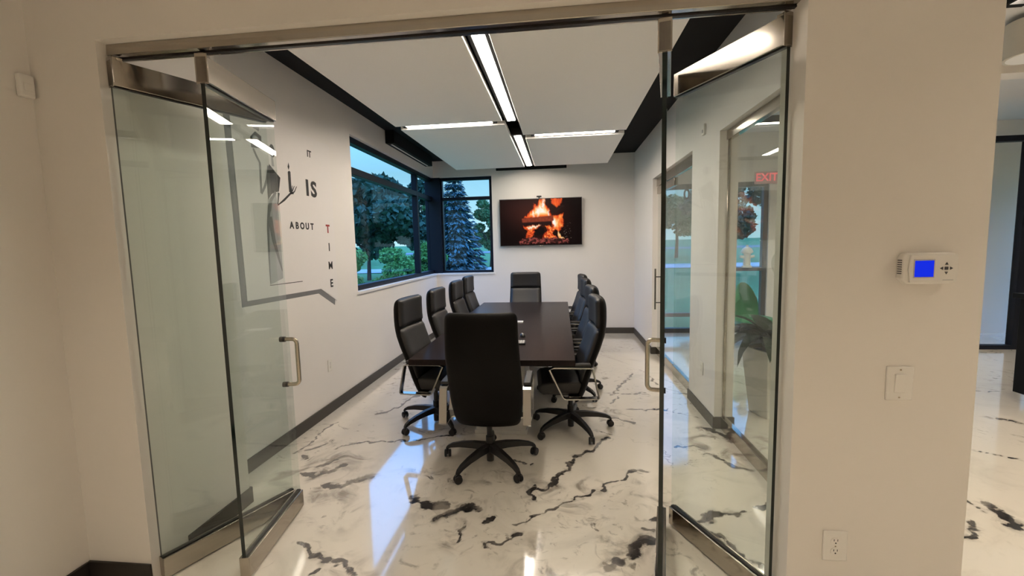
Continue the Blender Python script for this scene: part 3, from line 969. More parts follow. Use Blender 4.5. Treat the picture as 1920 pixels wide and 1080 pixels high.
def inpoly(x, y, poly, soft=0.0):
    """signed distance style mask, positive inside"""
    ins = np.zeros(x.shape, bool); dmin = np.full(x.shape, 1e9)
    k = len(poly)
    for i in range(k):
        ax, ay = poly[i]; bx, by = poly[(i + 1) % k]
        cond = ((ay > y) != (by > y)) & (x < (bx - ax) * (y - ay) / (by - ay + 1e-9) + ax)
        ins ^= cond
        dx, dy = bx - ax, by - ay
        t_ = np.clip(((x - ax) * dx + (y - ay) * dy) / (dx * dx + dy * dy + 1e-9), 0, 1)
        dmin = np.minimum(dmin, np.hypot(x - ax - t_ * dx, y - ay - t_ * dy))
    return np.where(ins, dmin, -dmin)


def fire_picture(nx, ny):
    u = np.linspace(0, 1275, nx); v = np.linspace(0, 720, ny)
    X, Y = np.meshgrid(u, v)          # picture space, y downwards
    n1 = vnoise(X / 60, Y / 60, 1); n2 = vnoise(X / 22, Y / 22, 2); n3 = vnoise(X / 35, Y / 110, 3)
    Xw = X + (n1 - 0.5) * 70; Yw = Y + (n3 - 0.5) * 60
    col = np.zeros(X.shape + (3,)) + np.array([0.0045, 0.0018, 0.0018])

    def glow(cx, cy, sx, sy, c):
        g_ = np.exp(-((X - cx) / sx) ** 2 - ((Y - cy) / sy) ** 2)
        return g_[..., None] * np.array(c)
    col += glow(250, 150, 260, 230, (0.018, 0.005, 0.004)) + glow(620, 260, 300, 260, (0.045, 0.008, 0.004))

    def heat(h):
        """black body like ramp"""
        h = np.clip(h, 0, 1)
        k_ = [0, 0.25, 0.45, 0.65, 0.85, 1.0]
        return np.stack([np.interp(h, k_, [0.01, 0.30, 0.85, 1.0, 1.0, 1.0]), np.interp(h, k_, [0.004, 0.02, 0.10, 0.30, 0.72, 0.95]), np.interp(h, k_, [0.003, 0.008, 0.02, 0.06, 0.35, 0.85])], -1)

    def put(mask, c):
        nonlocal col
        m_ = np.clip(mask, 0, 1)[..., None]
        col = col * (1 - m_) + c * m_
    # red glow upper right
    d = inpoly(Xw, Yw, [(800, -10), (980, -10), (960, 90), (870, 150), (820, 80)])
    put((d + 12) / 24 * 0.9, heat(0.33 + 0.22 * n3))
    # upper flames
    d = inpoly(Xw, Yw, [(370, 295), (450, 200), (540, 130), (535, 55), (575, 110), (620, 20), (700, -12), (722, 90), (770, 140), (830, 275), (800, 290)])
    put((d + 10) / 20, heat(0.30 + d / 130 + 0.5 * (n3 - 0.45)))
    for cx, cy, sx, sy, a in ((600, 200, 32, 95, 0.95), (690, 90, 26, 100, 0.85), (520, 220, 20, 60, 0.7), (770, 220, 16, 60, 0.7)):
        m_ = np.exp(-((Xw - cx) / sx) ** 2 - ((Yw - cy) / sy) ** 2)
        put((m_ - 0.25) * 1.5 * a, heat(0.70 + 0.35 * m_))
    # dark branch
    d = inpoly(Xw, Yw, [(790, 110), (860, 120), (880, 160), (990, 100), (1000, 130), (880, 215), (850, 240), (800, 180)])
    put((d + 6) / 12, np.array([0.02, 0.008, 0.006]))
    # right flame
    d = inpoly(Xw, Yw, [(830, 270), (930, 255), (1000, 230), (990, 330), (970, 440), (930, 520), (880, 480), (825, 510), (815, 400)])
    put((d + 10) / 20, heat(0.36 + d / 160 + 0.7 * (n3 - 0.45)))
    m_ = np.exp(-((Xw - 855) / 32) ** 2 - ((Yw - 375) / 80) ** 2)
    put((m_ - 0.3) * 1.8, heat(0.8 + 0.3 * m_))
    # log
    d = inpoly(X, Y, [(345, 300), (840, 262), (845, 340), (790, 368), (350, 370)])
    put((d + 4) / 8, np.stack([0.13 + 0.22 * n2, 0.022 + 0.04 * n2, 0.012 + 0.015 * n2], -1))
    d = inpoly(X, Y, [(330, 362), (800, 350), (810, 400), (560, 415), (340, 410)])
    put((d + 8) / 16, np.array([0.02, 0.007, 0.006]))
    # embers below
    d = inpoly(Xw, Yw, [(375, 420), (640, 405), (600, 450), (540, 520), (520, 600), (400, 600), (420, 520)])
    put((d + 8) / 16, heat(0.30 + 0.9 * (n2 - 0.35)))
    d = inpoly(X, Yw, [(420, 430), (640, 405), (560, 455), (450, 470)])
    put((d + 6) / 20, heat(np.full(X.shape, 0.92)))
    d = inpoly(Xw, Yw, [(700, 420), (790, 400), (840, 480), (830, 560), (880, 620), (670, 630), (690, 560), (760, 480)])
    put((d + 8) / 16, heat(0.30 + 1.0 * (n2 - 0.33)))
    d = inpoly(Xw, Y, [(545, 470), (650, 430), (700, 450), (690, 540), (620, 570), (530, 560)])
    put((d + 8) / 16, np.array([0.006, 0.003, 0.003]))
    d = inpoly(X, Yw, [(910, 500), (935, 560), (960, 600), (1010, 620), (930, 630), (905, 560)])
    put((d + 6) / 12, heat(0.5 + 0.5 * n2))
    # ash bed
    d = inpoly(Xw, Yw, [(280, 650), (420, 600), (900, 610), (1060, 640), (1080, 690), (300, 700)])
    bed = np.clip((n2 - 0.45) * 4, 0, 1)
    put(np.clip((d + 10) / 20, 0, 1), np.stack([0.03 + 0.30 * bed, 0.010 + 0.06 * bed, 0.008 + 0.05 * bed], -1))
    sp = (vnoise(X / 14, Y / 14, 7, 2) > 0.78) & (X > 960) & (X < 1120) & (Y > 380) & (Y < 640)
    col[sp] = (0.10, 0.07, 0.06)
    return np.clip(col, 0, 1)


def television():
    cx, cz = -0.367, 2.135
    hw, hh = 0.772, 0.440
    r = empty('television', (cx, YB, cz - hh))
    tag(r, 'wall television showing a burning log fire', 'television')
    MB().box(-hw, -0.075, 0, hw, -0.035, 2 * hh).build('casing', 'black_plastic', r, bevel=0.004)
    MB().box(-0.3, -0.035, 0.2, 0.3, -0.0005, 0.65).build('wall_bracket', 'black_plastic', r)
    b = MB()
    e = 0.010
    b.box(-hw, -0.079, 0, hw, -0.074, e).box(-hw, -0.079, 2 * hh - e, hw, -0.074, 2 * hh).box(-hw, -0.079, e, -hw + e, -0.074, 2 * hh - e).box(hw - e, -0.079, e, hw, -0.074, 2 * hh - e)
    b.build('bezel', 'frame_grey', r)
    MB().box(-0.05, -0.082, -0.012, 0.05, -0.060, 0.004).build('logo_tab', 'brushed_steel', r, bevel=0.003)
    nx, ny = 256, 144
    col = fire_picture(nx, ny)
    xs = np.linspace(-hw + e, hw - e, nx); zs = np.linspace(2 * hh - e, e, ny)
    Xg, Zg = np.meshgrid(xs, zs)
    vs = np.stack([Xg, np.full_like(Xg, -0.0765), Zg], -1).reshape(-1, 3)
    i = np.arange(ny - 1)[:, None] * nx + np.arange(nx - 1)[None, :]
    f = np.stack([i, i + nx, i + nx + 1, i + 1], -1).reshape(-1, 4)
    me = bpy.data.meshes.new('screen'); me.from_pydata(vs.tolist(), [], f.tolist())
    a = me.color_attributes.new('picture', 'FLOAT_COLOR', 'POINT')
    a.data.foreach_set('color', np.concatenate([col.reshape(-1, 3), np.ones((nx * ny, 1))], 1).astype(np.float32).reshape(-1))
    me.materials.append(attr_mat('tv_picture', 'picture', 1.0))
    o = bpy.data.objects.new('screen', me); C.objects.link(o); o.parent = r
    wc = empty('webcam', (cx - 0.02, YB - 0.07, cz + hh))
    tag(wc, 'small black webcam perched on top of the television', 'webcam')
    MB().box(-0.012, -0.02, 0.0, 0.012, 0.03, 0.02).build('clip', 'black_plastic', wc, bevel=0.003)
    h = MB().box(-0.047, -0.022, 0.018, 0.047, 0.018, 0.048).build('head', 'black_plastic', wc, bevel=0.012, seg=3)
    MB().cyl((0, -0.028, 0.033), (0, -0.021, 0.033), 0.011, n=16).build('lens', 'black_laminate', h, smooth=True)


television()

# ------------------------------------------------------------------ lettered art panel on the left wall
def stroke(pts, w0, w1=None):
    """2-D ribbon polygon along a polyline, tapering"""
    w1 = w0 if w1 is None else w1
    L, R_ = [], []
    k = len(pts)
    for i, (a, b) in enumerate(pts):
        a0, b0 = pts[max(i - 1, 0)]; a1, b1 = pts[min(i + 1, k - 1)]
        ta, tb = a1 - a0, b1 - b0; ln = math.hypot(ta, tb) or 1
        wd = w0 + (w1 - w0) * i / (k - 1)
        L.append((a - tb / ln * wd, b + ta / ln * wd)); R_.append((a + tb / ln * wd, b - ta / ln * wd))
    return L + R_[::-1]


def ell(c, ra, rb, n=20):
    return [(c[0] + ra * math.cos(2 * math.pi * i / n), c[1] + rb * math.sin(2 * math.pi * i / n)) for i in range(n)]


AY, AZ = 3.8, 1.15
art = empty('wall_art', (XL, AY, AZ))
tag(art, 'white speech-bubble art panel lettered IT IS ABOUT TIME with a stylised woman', 'wall art')


def flat(name, poly, m, d, th=0.0008):
    return MB().prism([(a - AY, b - AZ) for a, b in poly], d, d + th, 'x').build(name, m, art)


panel_poly = [(3.13, 1.322), (4.185, 1.312), (4.485, 1.155), (4.515, 1.30), (4.515, 2.80), (3.10, 2.80)]
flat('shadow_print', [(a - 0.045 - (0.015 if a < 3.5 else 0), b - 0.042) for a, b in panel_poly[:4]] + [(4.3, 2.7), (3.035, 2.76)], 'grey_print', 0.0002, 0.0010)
flat('panel_board', panel_poly, 'panel_print', 0.0010, 0.0030)
D0 = 0.0042
flat('bird', [(3.305, 2.705), (3.351, 2.712), (3.389, 2.707), (3.421, 2.700), (3.405, 2.668), (3.390, 2.677), (3.347, 2.681)], 'grey_print', D0)
flat('clock_case', [(3.305, 2.607), (3.365, 2.661), (3.435, 2.638), (3.431, 2.540), (3.308, 2.523)], 'dark_print', D0)
flat('clock_face', ell((3.366, 2.585), 0.046, 0.042), 'pale_print', D0 + 0.0008)
flat('clock_ring', ell((3.366, 2.585), 0.034, 0.031), 'panel_print', D0 + 0.0016)
flat('clock_hands', stroke([(3.352, 2.601), (3.366, 2.585), (3.392, 2.590)], 0.004), 'dark_print', D0 + 0.0024)
flat('raised_arm', stroke([(3.328, 2.520), (3.361, 2.466), (3.396, 2.420), (3.390, 2.300), (3.386, 2.175)], 0.010, 0.012), 'grey_print', D0)
flat('sleeve', stroke([(3.386, 2.172), (3.430, 2.230), (3.468, 2.300), (3.500, 2.412)], 0.010, 0.016), 'grey_print', D0 + 0.0008)
flat('hair', ell((3.560, 2.548), 0.034, 0.055), 'dark_print', D0)
flat('neck', stroke([(3.555, 2.505), (3.560, 2.42)], 0.010, 0.016), 'pale_print', D0)
flat('torso', [(3.507, 2.430), (3.588, 2.373), (3.645, 2.337), (3.612, 2.215), (3.568, 2.206), (3.519, 2.187), (3.462, 2.132), (3.465, 2.326)], 'dark_print', D0 + 0.0016)
flat('dress', [(3.462, 2.129), (3.568, 2.206), (3.587, 2.095), (3.591, 1.756), (3.587, 1.466), (3.410, 1.424), (3.434, 1.756)], 'pale_print', D0)
flat('dress_fold', stroke([(3.472, 2.084), (3.438, 1.919), (3.420, 1.657), (3.414, 1.435)], 0.018, 0.005), 'grey_print', D0 + 0.0008)
flat('dress_fold', stroke([(3.465, 1.990), (3.499, 1.789), (3.547, 1.637), (3.581, 1.529)], 0.030, 0.005), 'grey_print', D0 + 0.0016)
flat('sash', stroke([(3.568, 2.206), (3.501, 2.136), (3.468, 2.040)], 0.012, 0.018), 'grey_print', D0 + 0.0024)
flat('lower_arm', stroke([(3.610, 2.205), (3.588, 2.098), (3.680, 2.150), (3.784, 2.221)], 0.012, 0.009), 'dark_print', D0)
for hp in ([(3.779, 2.222), (3.815, 2.250), (3.843, 2.292)], [(3.785, 2.218), (3.840, 2.240), (3.880, 2.293)], [(3.776, 2.224), (3.800, 2.250), (3.813, 2.292)], [(3.776, 2.218), (3.83, 2.222)]):
    flat('finger', stroke(hp, 0.008, 0.003), 'dark_print', D0 + 0.0008)
flat('candle', [(3.759, 2.406), (3.780, 2.420), (3.798, 2.412), (3.795, 2.236), (3.760, 2.228)], 'dark_print', D0 + 0.0016)
flat('candle_flame', [(3.777, 2.490), (3.788, 2.456), (3.774, 2.424), (3.762, 2.450)], 'dark_print', D0 + 0.0016)
flat('ground_line', stroke([(3.405, 1.419), (3.873, 1.415)], 0.003), 'dark_print', D0)
TR = (math.pi / 2, 0, math.pi / 2)
for s_, y, z, size, m, bold, sx in (('I', 4.096, 2.632, 0.088, 'dark_print', 0.002, 1.0), ('T', 4.133, 2.632, 0.088, 'dark_print', 0.002, 1.0),
                                    ('I', 4.055, 2.296, 0.205, 'dark_print', 0.008, 1.1), ('S', 4.165, 2.293, 0.205, 'dark_print', 0.007, 1.1),
                                    ('T', 4.385, 1.918, 0.115, 'red_print', 0.004, 1.0), ('I', 4.390, 1.729, 0.115, 'dark_print', 0.003, 1.0),
                                    ('M', 4.395, 1.537, 0.115, 'dark_print', 0.0012, 1.0), ('E', 4.394, 1.349, 0.115, 'dark_print', 0.003, 1.0)):
    text_obj('lettering', s_, size, m, art, (D0 + 0.0008, y - AY, z - AZ), TR, 0.0008, bold, sx)
for i, ch in enumerate('ABOUT'):
    text_obj('lettering', ch, 0.085, 'dark_print', art, (D0 + 0.0008, 3.765 + i * 0.082 - AY, 1.931 - AZ), TR, 0.0008, 0.003, 1.0)

# ------------------------------------------------------------------ wall plates and small devices


def plate(name, label, cat, loc, rz, wd, ht, kind):
    """local: x across, z up, -y towards the viewer"""
    r = empty(name, loc, rz)
    tag(r, label, cat)
    MB().box(-wd / 2, -0.008, -ht / 2, wd / 2, 0, ht / 2).build('cover_plate', 'white_plastic', r, bevel=0.004, seg=2)
    if kind == 'switch':
        MB().prism([(-0.0095, -ht * 0.27), (-0.0145, ht * 0.27), (-0.004, ht * 0.27), (-0.004, -ht * 0.27)], -wd * 0.20, wd * 0.20, 'x').build('rocker', 'white_plastic', r, bevel=0.001, seg=1)
        for s in (-1, 1):
            MB().cyl((0, -0.004, s * ht * 0.41), (0, -0.0095, s * ht * 0.41), 0.0035, n=10).build('screw', 'brushed_nickel', r)
    else:
        for s in (-1, 1):
            z = s * ht * 0.17
            f = MB().prism([(a, b + z) for a, b in ell((0, 0), wd * 0.20, ht * 0.13, 20)], -0.0100, -0.004, 'y').build('socket', 'white_plastic', r)
            MB().box(-wd * 0.085, -0.0106, z + 0.001, -wd * 0.06, -0.0098, z + ht * 0.075).box(wd * 0.06, -0.0106, z + 0.001, wd * 0.085, -0.0098, z + ht * 0.075).build('slot', 'black_plastic', f)
            MB().cyl((0, -0.0106, z - ht * 0.055), (0, -0.0098, z - ht * 0.055), wd * 0.032, n=10).build('ground_hole', 'black_plastic', f)
        MB().cyl((0, -0.004, 0), (0, -0.0095, 0), 0.003, n=10).build('screw', 'brushed_nickel', r)
    return r


plate('light_switch', 'white rocker light switch below the thermostat', 'light switch', (1.36, YF, 1.108), 0, 0.100, 0.140, 'switch')
plate('wall_outlet', 'white double wall outlet low on the hall wall', 'outlet', (1.148, YF, 0.394), 0, 0.098, 0.134, 'outlet')
plate('wall_outlet', 'white wall outlet below the lettered art panel', 'outlet', (XL, 4.26, 0.50), math.pi / 2, 0.08, 0.125, 'outlet')
plate('wall_outlet', 'white wall outlet on the column seen through the glass door', 'outlet', (XR, 4.40, 0.46), -math.pi / 2, 0.08, 0.125, 'outlet')
th = empty('thermostat', (1.422, YF, 1.574))
tag(th, 'white thermostat with glowing blue screen', 'thermostat')
th.scale = (0.93, 1, 0.96)
MB().prism([(-0.105, -0.04), (-0.105, 0.045), (-0.092, 0.065), (0.090, 0.065), (0.100, 0.055), (0.100, -0.050), (0.090, -0.062), (-0.085, -0.062)], -0.034, 0, 'y').build('body', 'white_plastic', th, bevel=0.006, seg=2)
MB().prism([(-0.078, -0.055), (-0.086, 0.0), (-0.078, 0.058), (0.098, 0.058), (0.104, 0.0), (0.098, -0.055)], -0.041, -0.033, 'y').build('face_plate', 'white_plastic', th, bevel=0.003, seg=2)
MB().box(-0.068, -0.0425, -0.036, 0.012, -0.040, 0.040).build('screen_frame', 'key_light', th)
MB().box(-0.064, -0.0432, -0.032, 0.008, -0.0424, 0.034).build('screen', 'lcd_blue', th)
bx, bz, q = 0.056, 0.002, 0.006
for nm, pl in (('up_button', [(bx - q, bz + 0.014), (bx + q, bz + 0.014), (bx, bz + 0.024)]), ('down_button', [(bx - q, bz - 0.014), (bx, bz - 0.024), (bx + q, bz - 0.014)]),
               ('left_button', [(bx - 0.014, bz - q), (bx - 0.014, bz + q), (bx - 0.024, bz)]), ('right_button', [(bx + 0.014, bz - q), (bx + 0.024, bz), (bx + 0.014, bz + q)]),
               ('centre_button', [(bx - q, bz - q), (bx + q, bz - q), (bx + q, bz + q), (bx - q, bz + q)])):
    MB().prism(pl, -0.0435, -0.0405, 'y').build(nm, 'frame_grey', th)
MB().box(0.045, -0.0415, -0.047, 0.085, -0.0408, -0.043).build('brand_mark', 'key_light', th)
for i in range(7):
    MB().box(-0.1058, -0.030, 0.034 - i * 0.009, -0.1045, -0.008, 0.038 - i * 0.009).build('vent_slot', 'frame_grey', th)
sn = empty('motion_sensor', (-2.48, 1.862, 2.44))
tag(sn, 'small white motion sensor high in the hall corner', 'sensor')
MB().box(0.0, -0.03, 0.0, 0.03, 0.03, 0.105).build('housing', 'white_plastic', sn, bevel=0.010, seg=3)
MB().box(0.029, -0.018, 0.03, 0.033, 0.018, 0.065).build('sensor_lens', 'white_plastic', sn, bevel=0.002, seg=1)
sn = empty('wall_sensor', (XR, 4.44, 2.70))
tag(sn, 'small white wall sensor above the column seen through the glass door', 'sensor')
MB().box(-0.022, -0.035, 0.0, 0.0, 0.035, 0.10).build('housing', 'white_plastic', sn, bevel=0.006, seg=2)
MB().box(-0.024, -0.015, 0.02, -0.021, 0.015, 0.05).build('sensor_lens', 'frame_grey', sn)

# ------------------------------------------------------------------ the lobby seen through the glass
SF = 8.44
window('window_5', 'lobby entrance glazing with grey aluminium frames', [
    ('frame_head', (1.53, SF, 2.66, 3.72, SF + 0.10, 2.75)), ('frame_sill', (1.53, SF, 0.0, 3.10, SF + 0.10, 0.08)),
    ('mullion', (1.53, SF, 0.08, 1.60, SF + 0.10, 2.66)), ('mullion', (2.58, SF, 0.08, 2.65, SF + 0.10, 2.66)), ('mullion', (3.04, SF, 0.08, 3.12, SF + 0.10, 2.66)),
    ('mullion', (3.64, SF, 0.0, 3.72, SF + 0.10, 2.66)), ('transom', (1.60, SF, 0.30, 2.58, SF + 0.10, 0.37)), ('transom', (2.65, SF, 0.30, 3.04, SF + 0.10, 0.37)),
    ('ledge', (3.12, SF - 0.09, 1.15, 3.64, SF + 0.10, 1.21)), ('frame_sill', (3.10, SF, 0.0, 3.64, SF + 0.10, 0.12))],
    [(1.60, SF + 0.045, 0.37, 2.58, SF + 0.055, 2.66), (1.60, SF + 0.045, 0.08, 2.58, SF + 0.055, 0.30), (2.65, SF + 0.045, 0.37, 3.04, SF + 0.055, 2.66), (2.65, SF + 0.045, 0.08, 3.04, SF + 0.055, 0.30),
     (3.12, SF + 0.045, 1.21, 3.64, SF + 0.055, 2.66), (3.12, SF + 0.045, 0.12, 3.64, SF + 0.055, 1.15)], fm='frame_grey', gm='window_glass', loc=(2.6, SF, 0))
dg_ = empty('glass_numeral', (2.315, SF + 0.043, 2.56))
tag(dg_, 'dark numeral 0 on the lobby entrance glass', 'sign')
text_obj('numeral', '0', 0.27, 'dark_print', dg_, (0, 0, 0), (math.pi / 2, 0, 0), 0.001, 0.006, 0.9)
ex = empty('exit_sign', (3.64, YB, 2.80))
tag(ex, 'glowing red EXIT sign above the lobby entrance', 'sign')
MB().box(-0.19, -0.05, -0.105, 0.19, 0, 0.105).build('sign_box', 'sign_pink', ex, bevel=0.01)
text_obj('lettering', 'EXIT', 0.19, 'exit_red', ex, (0, -0.0512, 0.0), (math.pi / 2, 0, 0), 0.001, 0.004, 0.95)
hy = empty('hydrant_figurine', (3.36, SF - 0.045, 1.21))
tag(hy, 'white fire-hydrant shaped figurine on the entrance ledge', 'figurine')
hb = MB().lathe([(0.085, 0), (0.085, 0.03), (0.062, 0.04), (0.060, 0.25), (0.085, 0.255), (0.085, 0.275)], 18).build('barrel', 'spathe_white', hy, smooth=True)
MB().lathe([(0.105, 0.275), (0.100, 0.30), (0.075, 0.345), (0.035, 0.375), (0.022, 0.38), (0.022, 0.41)], 18).build('bonnet', 'spathe_white', hy, smooth=True)
for s in (-1, 1):
    MB().cyl((s * 0.05, 0, 0.19), (s * 0.125, 0, 0.205), 0.028, 0.024, n=12).build('nozzle', 'spathe_white', hy, smooth=True)

pl = empty('planter', (2.02, 4.42, 0), 0.25)
tag(pl, 'tall white tapered planter behind the glass partition', 'planter')
b = MB()
vs = []
for z, h in ((0, 0.13), (0.66, 0.19), (0.66, 0.165), (0.58, 0.16)):
    vs += [(-h, -h, z), (h, -h, z), (h, h, z), (-h, h, z)]
fs = [(3, 2, 1, 0)]
for i in range(3):
    for e in range(4):
        fs.append((i * 4 + e, i * 4 + (e + 1) % 4, i * 4 + 4 + (e + 1) % 4, i * 4 + 4 + e))
fs.append((12, 13, 14, 15))
b.add(vs, fs).build('pot', 'planter_white', pl, bevel=0.004, seg=1)
MB().box(-0.155, -0.155, 0.60, 0.155, 0.155, 0.63).build('soil', 'soil', pl)
pt = empty('peace_lily', (2.02, 4.42, 0.631))
tag(pt, 'leafy dark green peace lily in the white planter', 'plant')


def leaf_mesh(L, W, bend, droop):
    vs = []; fs = []
    n = 7
    for i in range(n):
        t_ = i / (n - 1)
        wv = W * math.sin(math.pi * min(1, t_ * 0.94 + 0.06)) ** 0.8 * (1 if t_ < 0.5 else 1 - 0.3 * (t_ - 0.5))
        x = L * t_ * math.cos(1.25 - droop * t_); z = L * t_ * math.sin(1.25 - droop * t_)
        vs += [(x, -wv, z + 0.02 * wv / W), (x, 0, z), (x, wv, z + 0.02 * wv / W)]
    for i in range(n - 1):
        fs += [(i * 3, i * 3 + 1, i * 3 + 4, i * 3 + 3), (i * 3 + 1, i * 3 + 2, i * 3 + 5, i * 3 + 4)]
    return vs, fs


rl = random.Random(3)
for i in range(46):
    L = rl.uniform(0.30, 0.46); ang = rl.uniform(0, 2 * math.pi)
    vs, fs = leaf_mesh(L, rl.uniform(0.06, 0.10), 0.0, rl.uniform(0.5, 2.3))
    lo = MB().add(vs, fs).build('leaf', 'leaf_green', pt, smooth=True, recalc=False)
    lo.rotation_euler = (0, rl.uniform(-0.25, 0.15), ang)
    lo.location = (rl.uniform(-0.05, 0.05), rl.uniform(-0.05, 0.05), rl.uniform(0.0, 0.10))
for (fx, fy, fz, sc_) in ((0.02, -0.05, 0.74, 1.0),):
    st = MB().tube([(0, 0, 0), (fx * 0.5, fy * 0.5, fz * 0.5), (fx, fy, fz)], 0.006, 6).build('flower_stem', 'leaf_green', pt, smooth=True)
    vs, fs = leaf_mesh(0.30, 0.075, 0, 0.1)
    sp = MB().add(vs, fs).build('spathe', 'spathe_white', st, smooth=True, recalc=False)
    sp.location = (fx, fy, fz - 0.04); sp.rotation_euler = (0, -0.5, -2.2)

gc = empty('shell_chair', (3.05, 7.35, 0), 0.5)
tag(gc, 'green shell lounge chair near the lobby entrance', 'chair')
vs = []; fs = []
nu, nv = 13, 12
for side, off in ((0, 0.0), (1, 0.02)):
    for j in range(nv):
        t_ = j / (nv - 1)
        z = 0.40 + 0.62 * t_
        for i in range(nu):
            q = -1.15 + 2.3 * i / (nu - 1)
            rr = (0.30 + 0.03 * math.sin(math.pi * t_) - 0.08 * t_ ** 4) - off
            zz = z - 0.25 * t_ * (abs(q) / 1.15) ** 2.5
            vs.append((rr * math.sin(q), rr * math.cos(q) * (0.9 + 0.15 * t_), zz))
for side in (0, 1):
    for j in range(nv - 1):
        for i in range(nu - 1):
            a = side * nu * nv + j * nu + i
            fs.append((a, a + 1, a + nu + 1, a + nu))
for i in range(nu - 1):
    a = (nv - 1) * nu + i
    fs.append((a, a + 1, nu * nv + a + 1, nu * nv + a))
MB().add(vs, fs).build('shell_back', 'green_shell', gc, smooth=True)
MB().lathe([(0.05, 0.34), (0.26, 0.38), (0.31, 0.43), (0.29, 0.47), (0.05, 0.48)], 24).build('seat', 'green_shell', gc, smooth=True)
for i in range(4):
    q = math.pi / 4 + i * math.pi / 2
    MB().cyl((0.15 * math.cos(q), 0.15 * math.sin(q), 0.36), (0.26 * math.cos(q), 0.26 * math.sin(q), 0), 0.014, 0.010, n=8).build('leg', 'black_plastic', gc, smooth=True)

pn = empty('pendant_lamp', (4.17, 4.5, 3.25))
tag(pn, 'drum-shaped beige pendant lamp at the top right corner', 'lamp')
MB().lathe([(0.20, 0), (0.215, 0.0), (0.215, 0.30), (0.20, 0.30)], 32).build('drum_shade', 'shade_fabric', pn, smooth=True)
MB().cyl((0, 0, 0.30), (0, 0, 0.35), 0.008, n=8).build('stem', 'black_plastic', pn, smooth=True)
MB().lathe([(0.19, -0.002), (0.19, 0.002)], 32).build('diffuser', 'panel_white', pn)
wall('trim_4', [(3.92, 4.95, 3.26, 8.4, 5.15, 3.6)], 'hall_paint', 'beige ceiling bulkhead behind the pendant lamp')
of = struct(empty('window_6', (6.6, 7.2, 0)), 'black framed glass office front across the lobby')
for nm, q in (('frame_head', (-1.5, -0.05, 3.02, 1.75, 0.05, 3.10)), ('frame_sill', (-1.5, -0.05, 0.0, 1.75, 0.05, 0.06)), ('mullion', (0.02, -0.05, 0.06, 0.20, 0.05, 3.02)), ('mullion', (-1.5, -0.05, 0.06, -1.42, 0.05, 3.02)), ('mullion', (1.67, -0.05, 0.06, 1.75, 0.05, 3.02))):
    MB().box(*q).build(nm, 'frame_black', of)
for q in ((-1.42, -0.006, 0.06, 0.02, 0.006, 3.02), (0.20, -0.006, 0.06, 1.67, 0.006, 3.02)):
    MB().box(*q).build('pane', 'partition_glass', of)
window('window_7', 'unseen window added to let daylight into the far office', [  # out-of-view glazing added so daylight falls on the office back wall
    ('frame_head', (8.42, 7.0, 2.82, 8.52, 8.6, 2.90)), ('frame_sill', (8.42, 7.0, 0.0, 8.52, 8.6, 0.08)), ('frame_jamb', (8.42, 7.0, 0.08, 8.52, 7.06, 2.82)), ('frame_jamb', (8.42, 8.54, 0.08, 8.52, 8.6, 2.82))],
    [(8.465, 7.06, 0.08, 8.475, 8.54, 2.82)], loc=(8.47, 7.8, 0))
ct = empty('reception_counter', (5.20, 4.55, 0))
tag(ct, 'black reception counter at the right edge', 'counter')
MB().box(-0.62, -0.35, 0.10, 0.9, 0.35, 1.06).build('body', 'black_laminate', ct, bevel=0.004)
MB().box(-0.56, -0.29, 0.0, 0.9, 0.29, 0.10).build('plinth', 'black_laminate', ct)
MB().box(-0.66, -0.39, 1.06, 0.94, 0.39, 1.11).build('counter_top', 'black_laminate', ct, bevel=0.004)

# ------------------------------------------------------------------ outdoors
def ground_z(y):
    return -0.14 + 0.020 * max(0.0, y - 10.0)


def ground(name, x0, x1, y0, y1, m, lift, label):
    b = MB()
    ys = np.linspace(y0, y1, 9)
    vs = []
    for y in ys:
        vs += [(x0, y, ground_z(y) + lift), (x1, y, ground_z(y) + lift)]
    b.add(vs, [(2 * i, 2 * i + 1, 2 * i + 3, 2 * i + 2) for i in range(len(ys) - 1)])
    return struct(b.build(name, m), label)


ground('ground_lawn', -90, 90, -20, 140, 'lawn', -0.02, 'green lawn outside the windows')
ground('ground_path', -90, 90, 26.5, 30.0, 'concrete', 0.015, 'pale concrete path across the lawn')
ground('ground_road', -90, 90, 58, 66, 'asphalt', 0.02, 'grey road behind the trees')
ground('ground_sidewalk', 1.2, 6.5, 8.75, 16, 'concrete', 0.015, 'pale entrance walk outside the lobby glazing')


def leaf_cloud(name, blobs, n, size, m, parent, seed, flatz=1.0):
    rs = np.random.RandomState(seed)
    tot = sum(b[3] * b[4] * b[5] for b in blobs)
    V = []
    for cx, cy, cz, rx, ry, rz in blobs:
        k = max(20, int(n * rx * ry * rz / tot))
        d = rs.normal(size=(k, 3)); d /= np.linalg.norm(d, axis=1, keepdims=True)
        rr = rs.uniform(0.35, 1.0, size=(k, 1)) ** 0.5
        p = d * rr * np.array([rx, ry, rz]) + np.array([cx, cy, cz])
        a = rs.normal(size=(k, 3)); a /= np.linalg.norm(a, axis=1, keepdims=True)
        b_ = np.cross(a, rs.normal(size=(k, 3))); b_ /= np.linalg.norm(b_, axis=1, keepdims=True)
        s = size * rs.uniform(0.6, 1.3, size=(k, 1))
        V.append(np.stack([p - a * s, p + b_ * s * 0.6, p + a * s, p - b_ * s * 0.6], 1).reshape(-1, 3))
    V = np.concatenate(V)
    F = np.arange(len(V)).reshape(-1, 4)
    me = bpy.data.meshes.new(name); me.from_pydata(V.tolist(), [], F.tolist()); me.materials.append(MATS[m])
    o = bpy.data.objects.new(name, me); C.objects.link(o); o.parent = parent
    return o


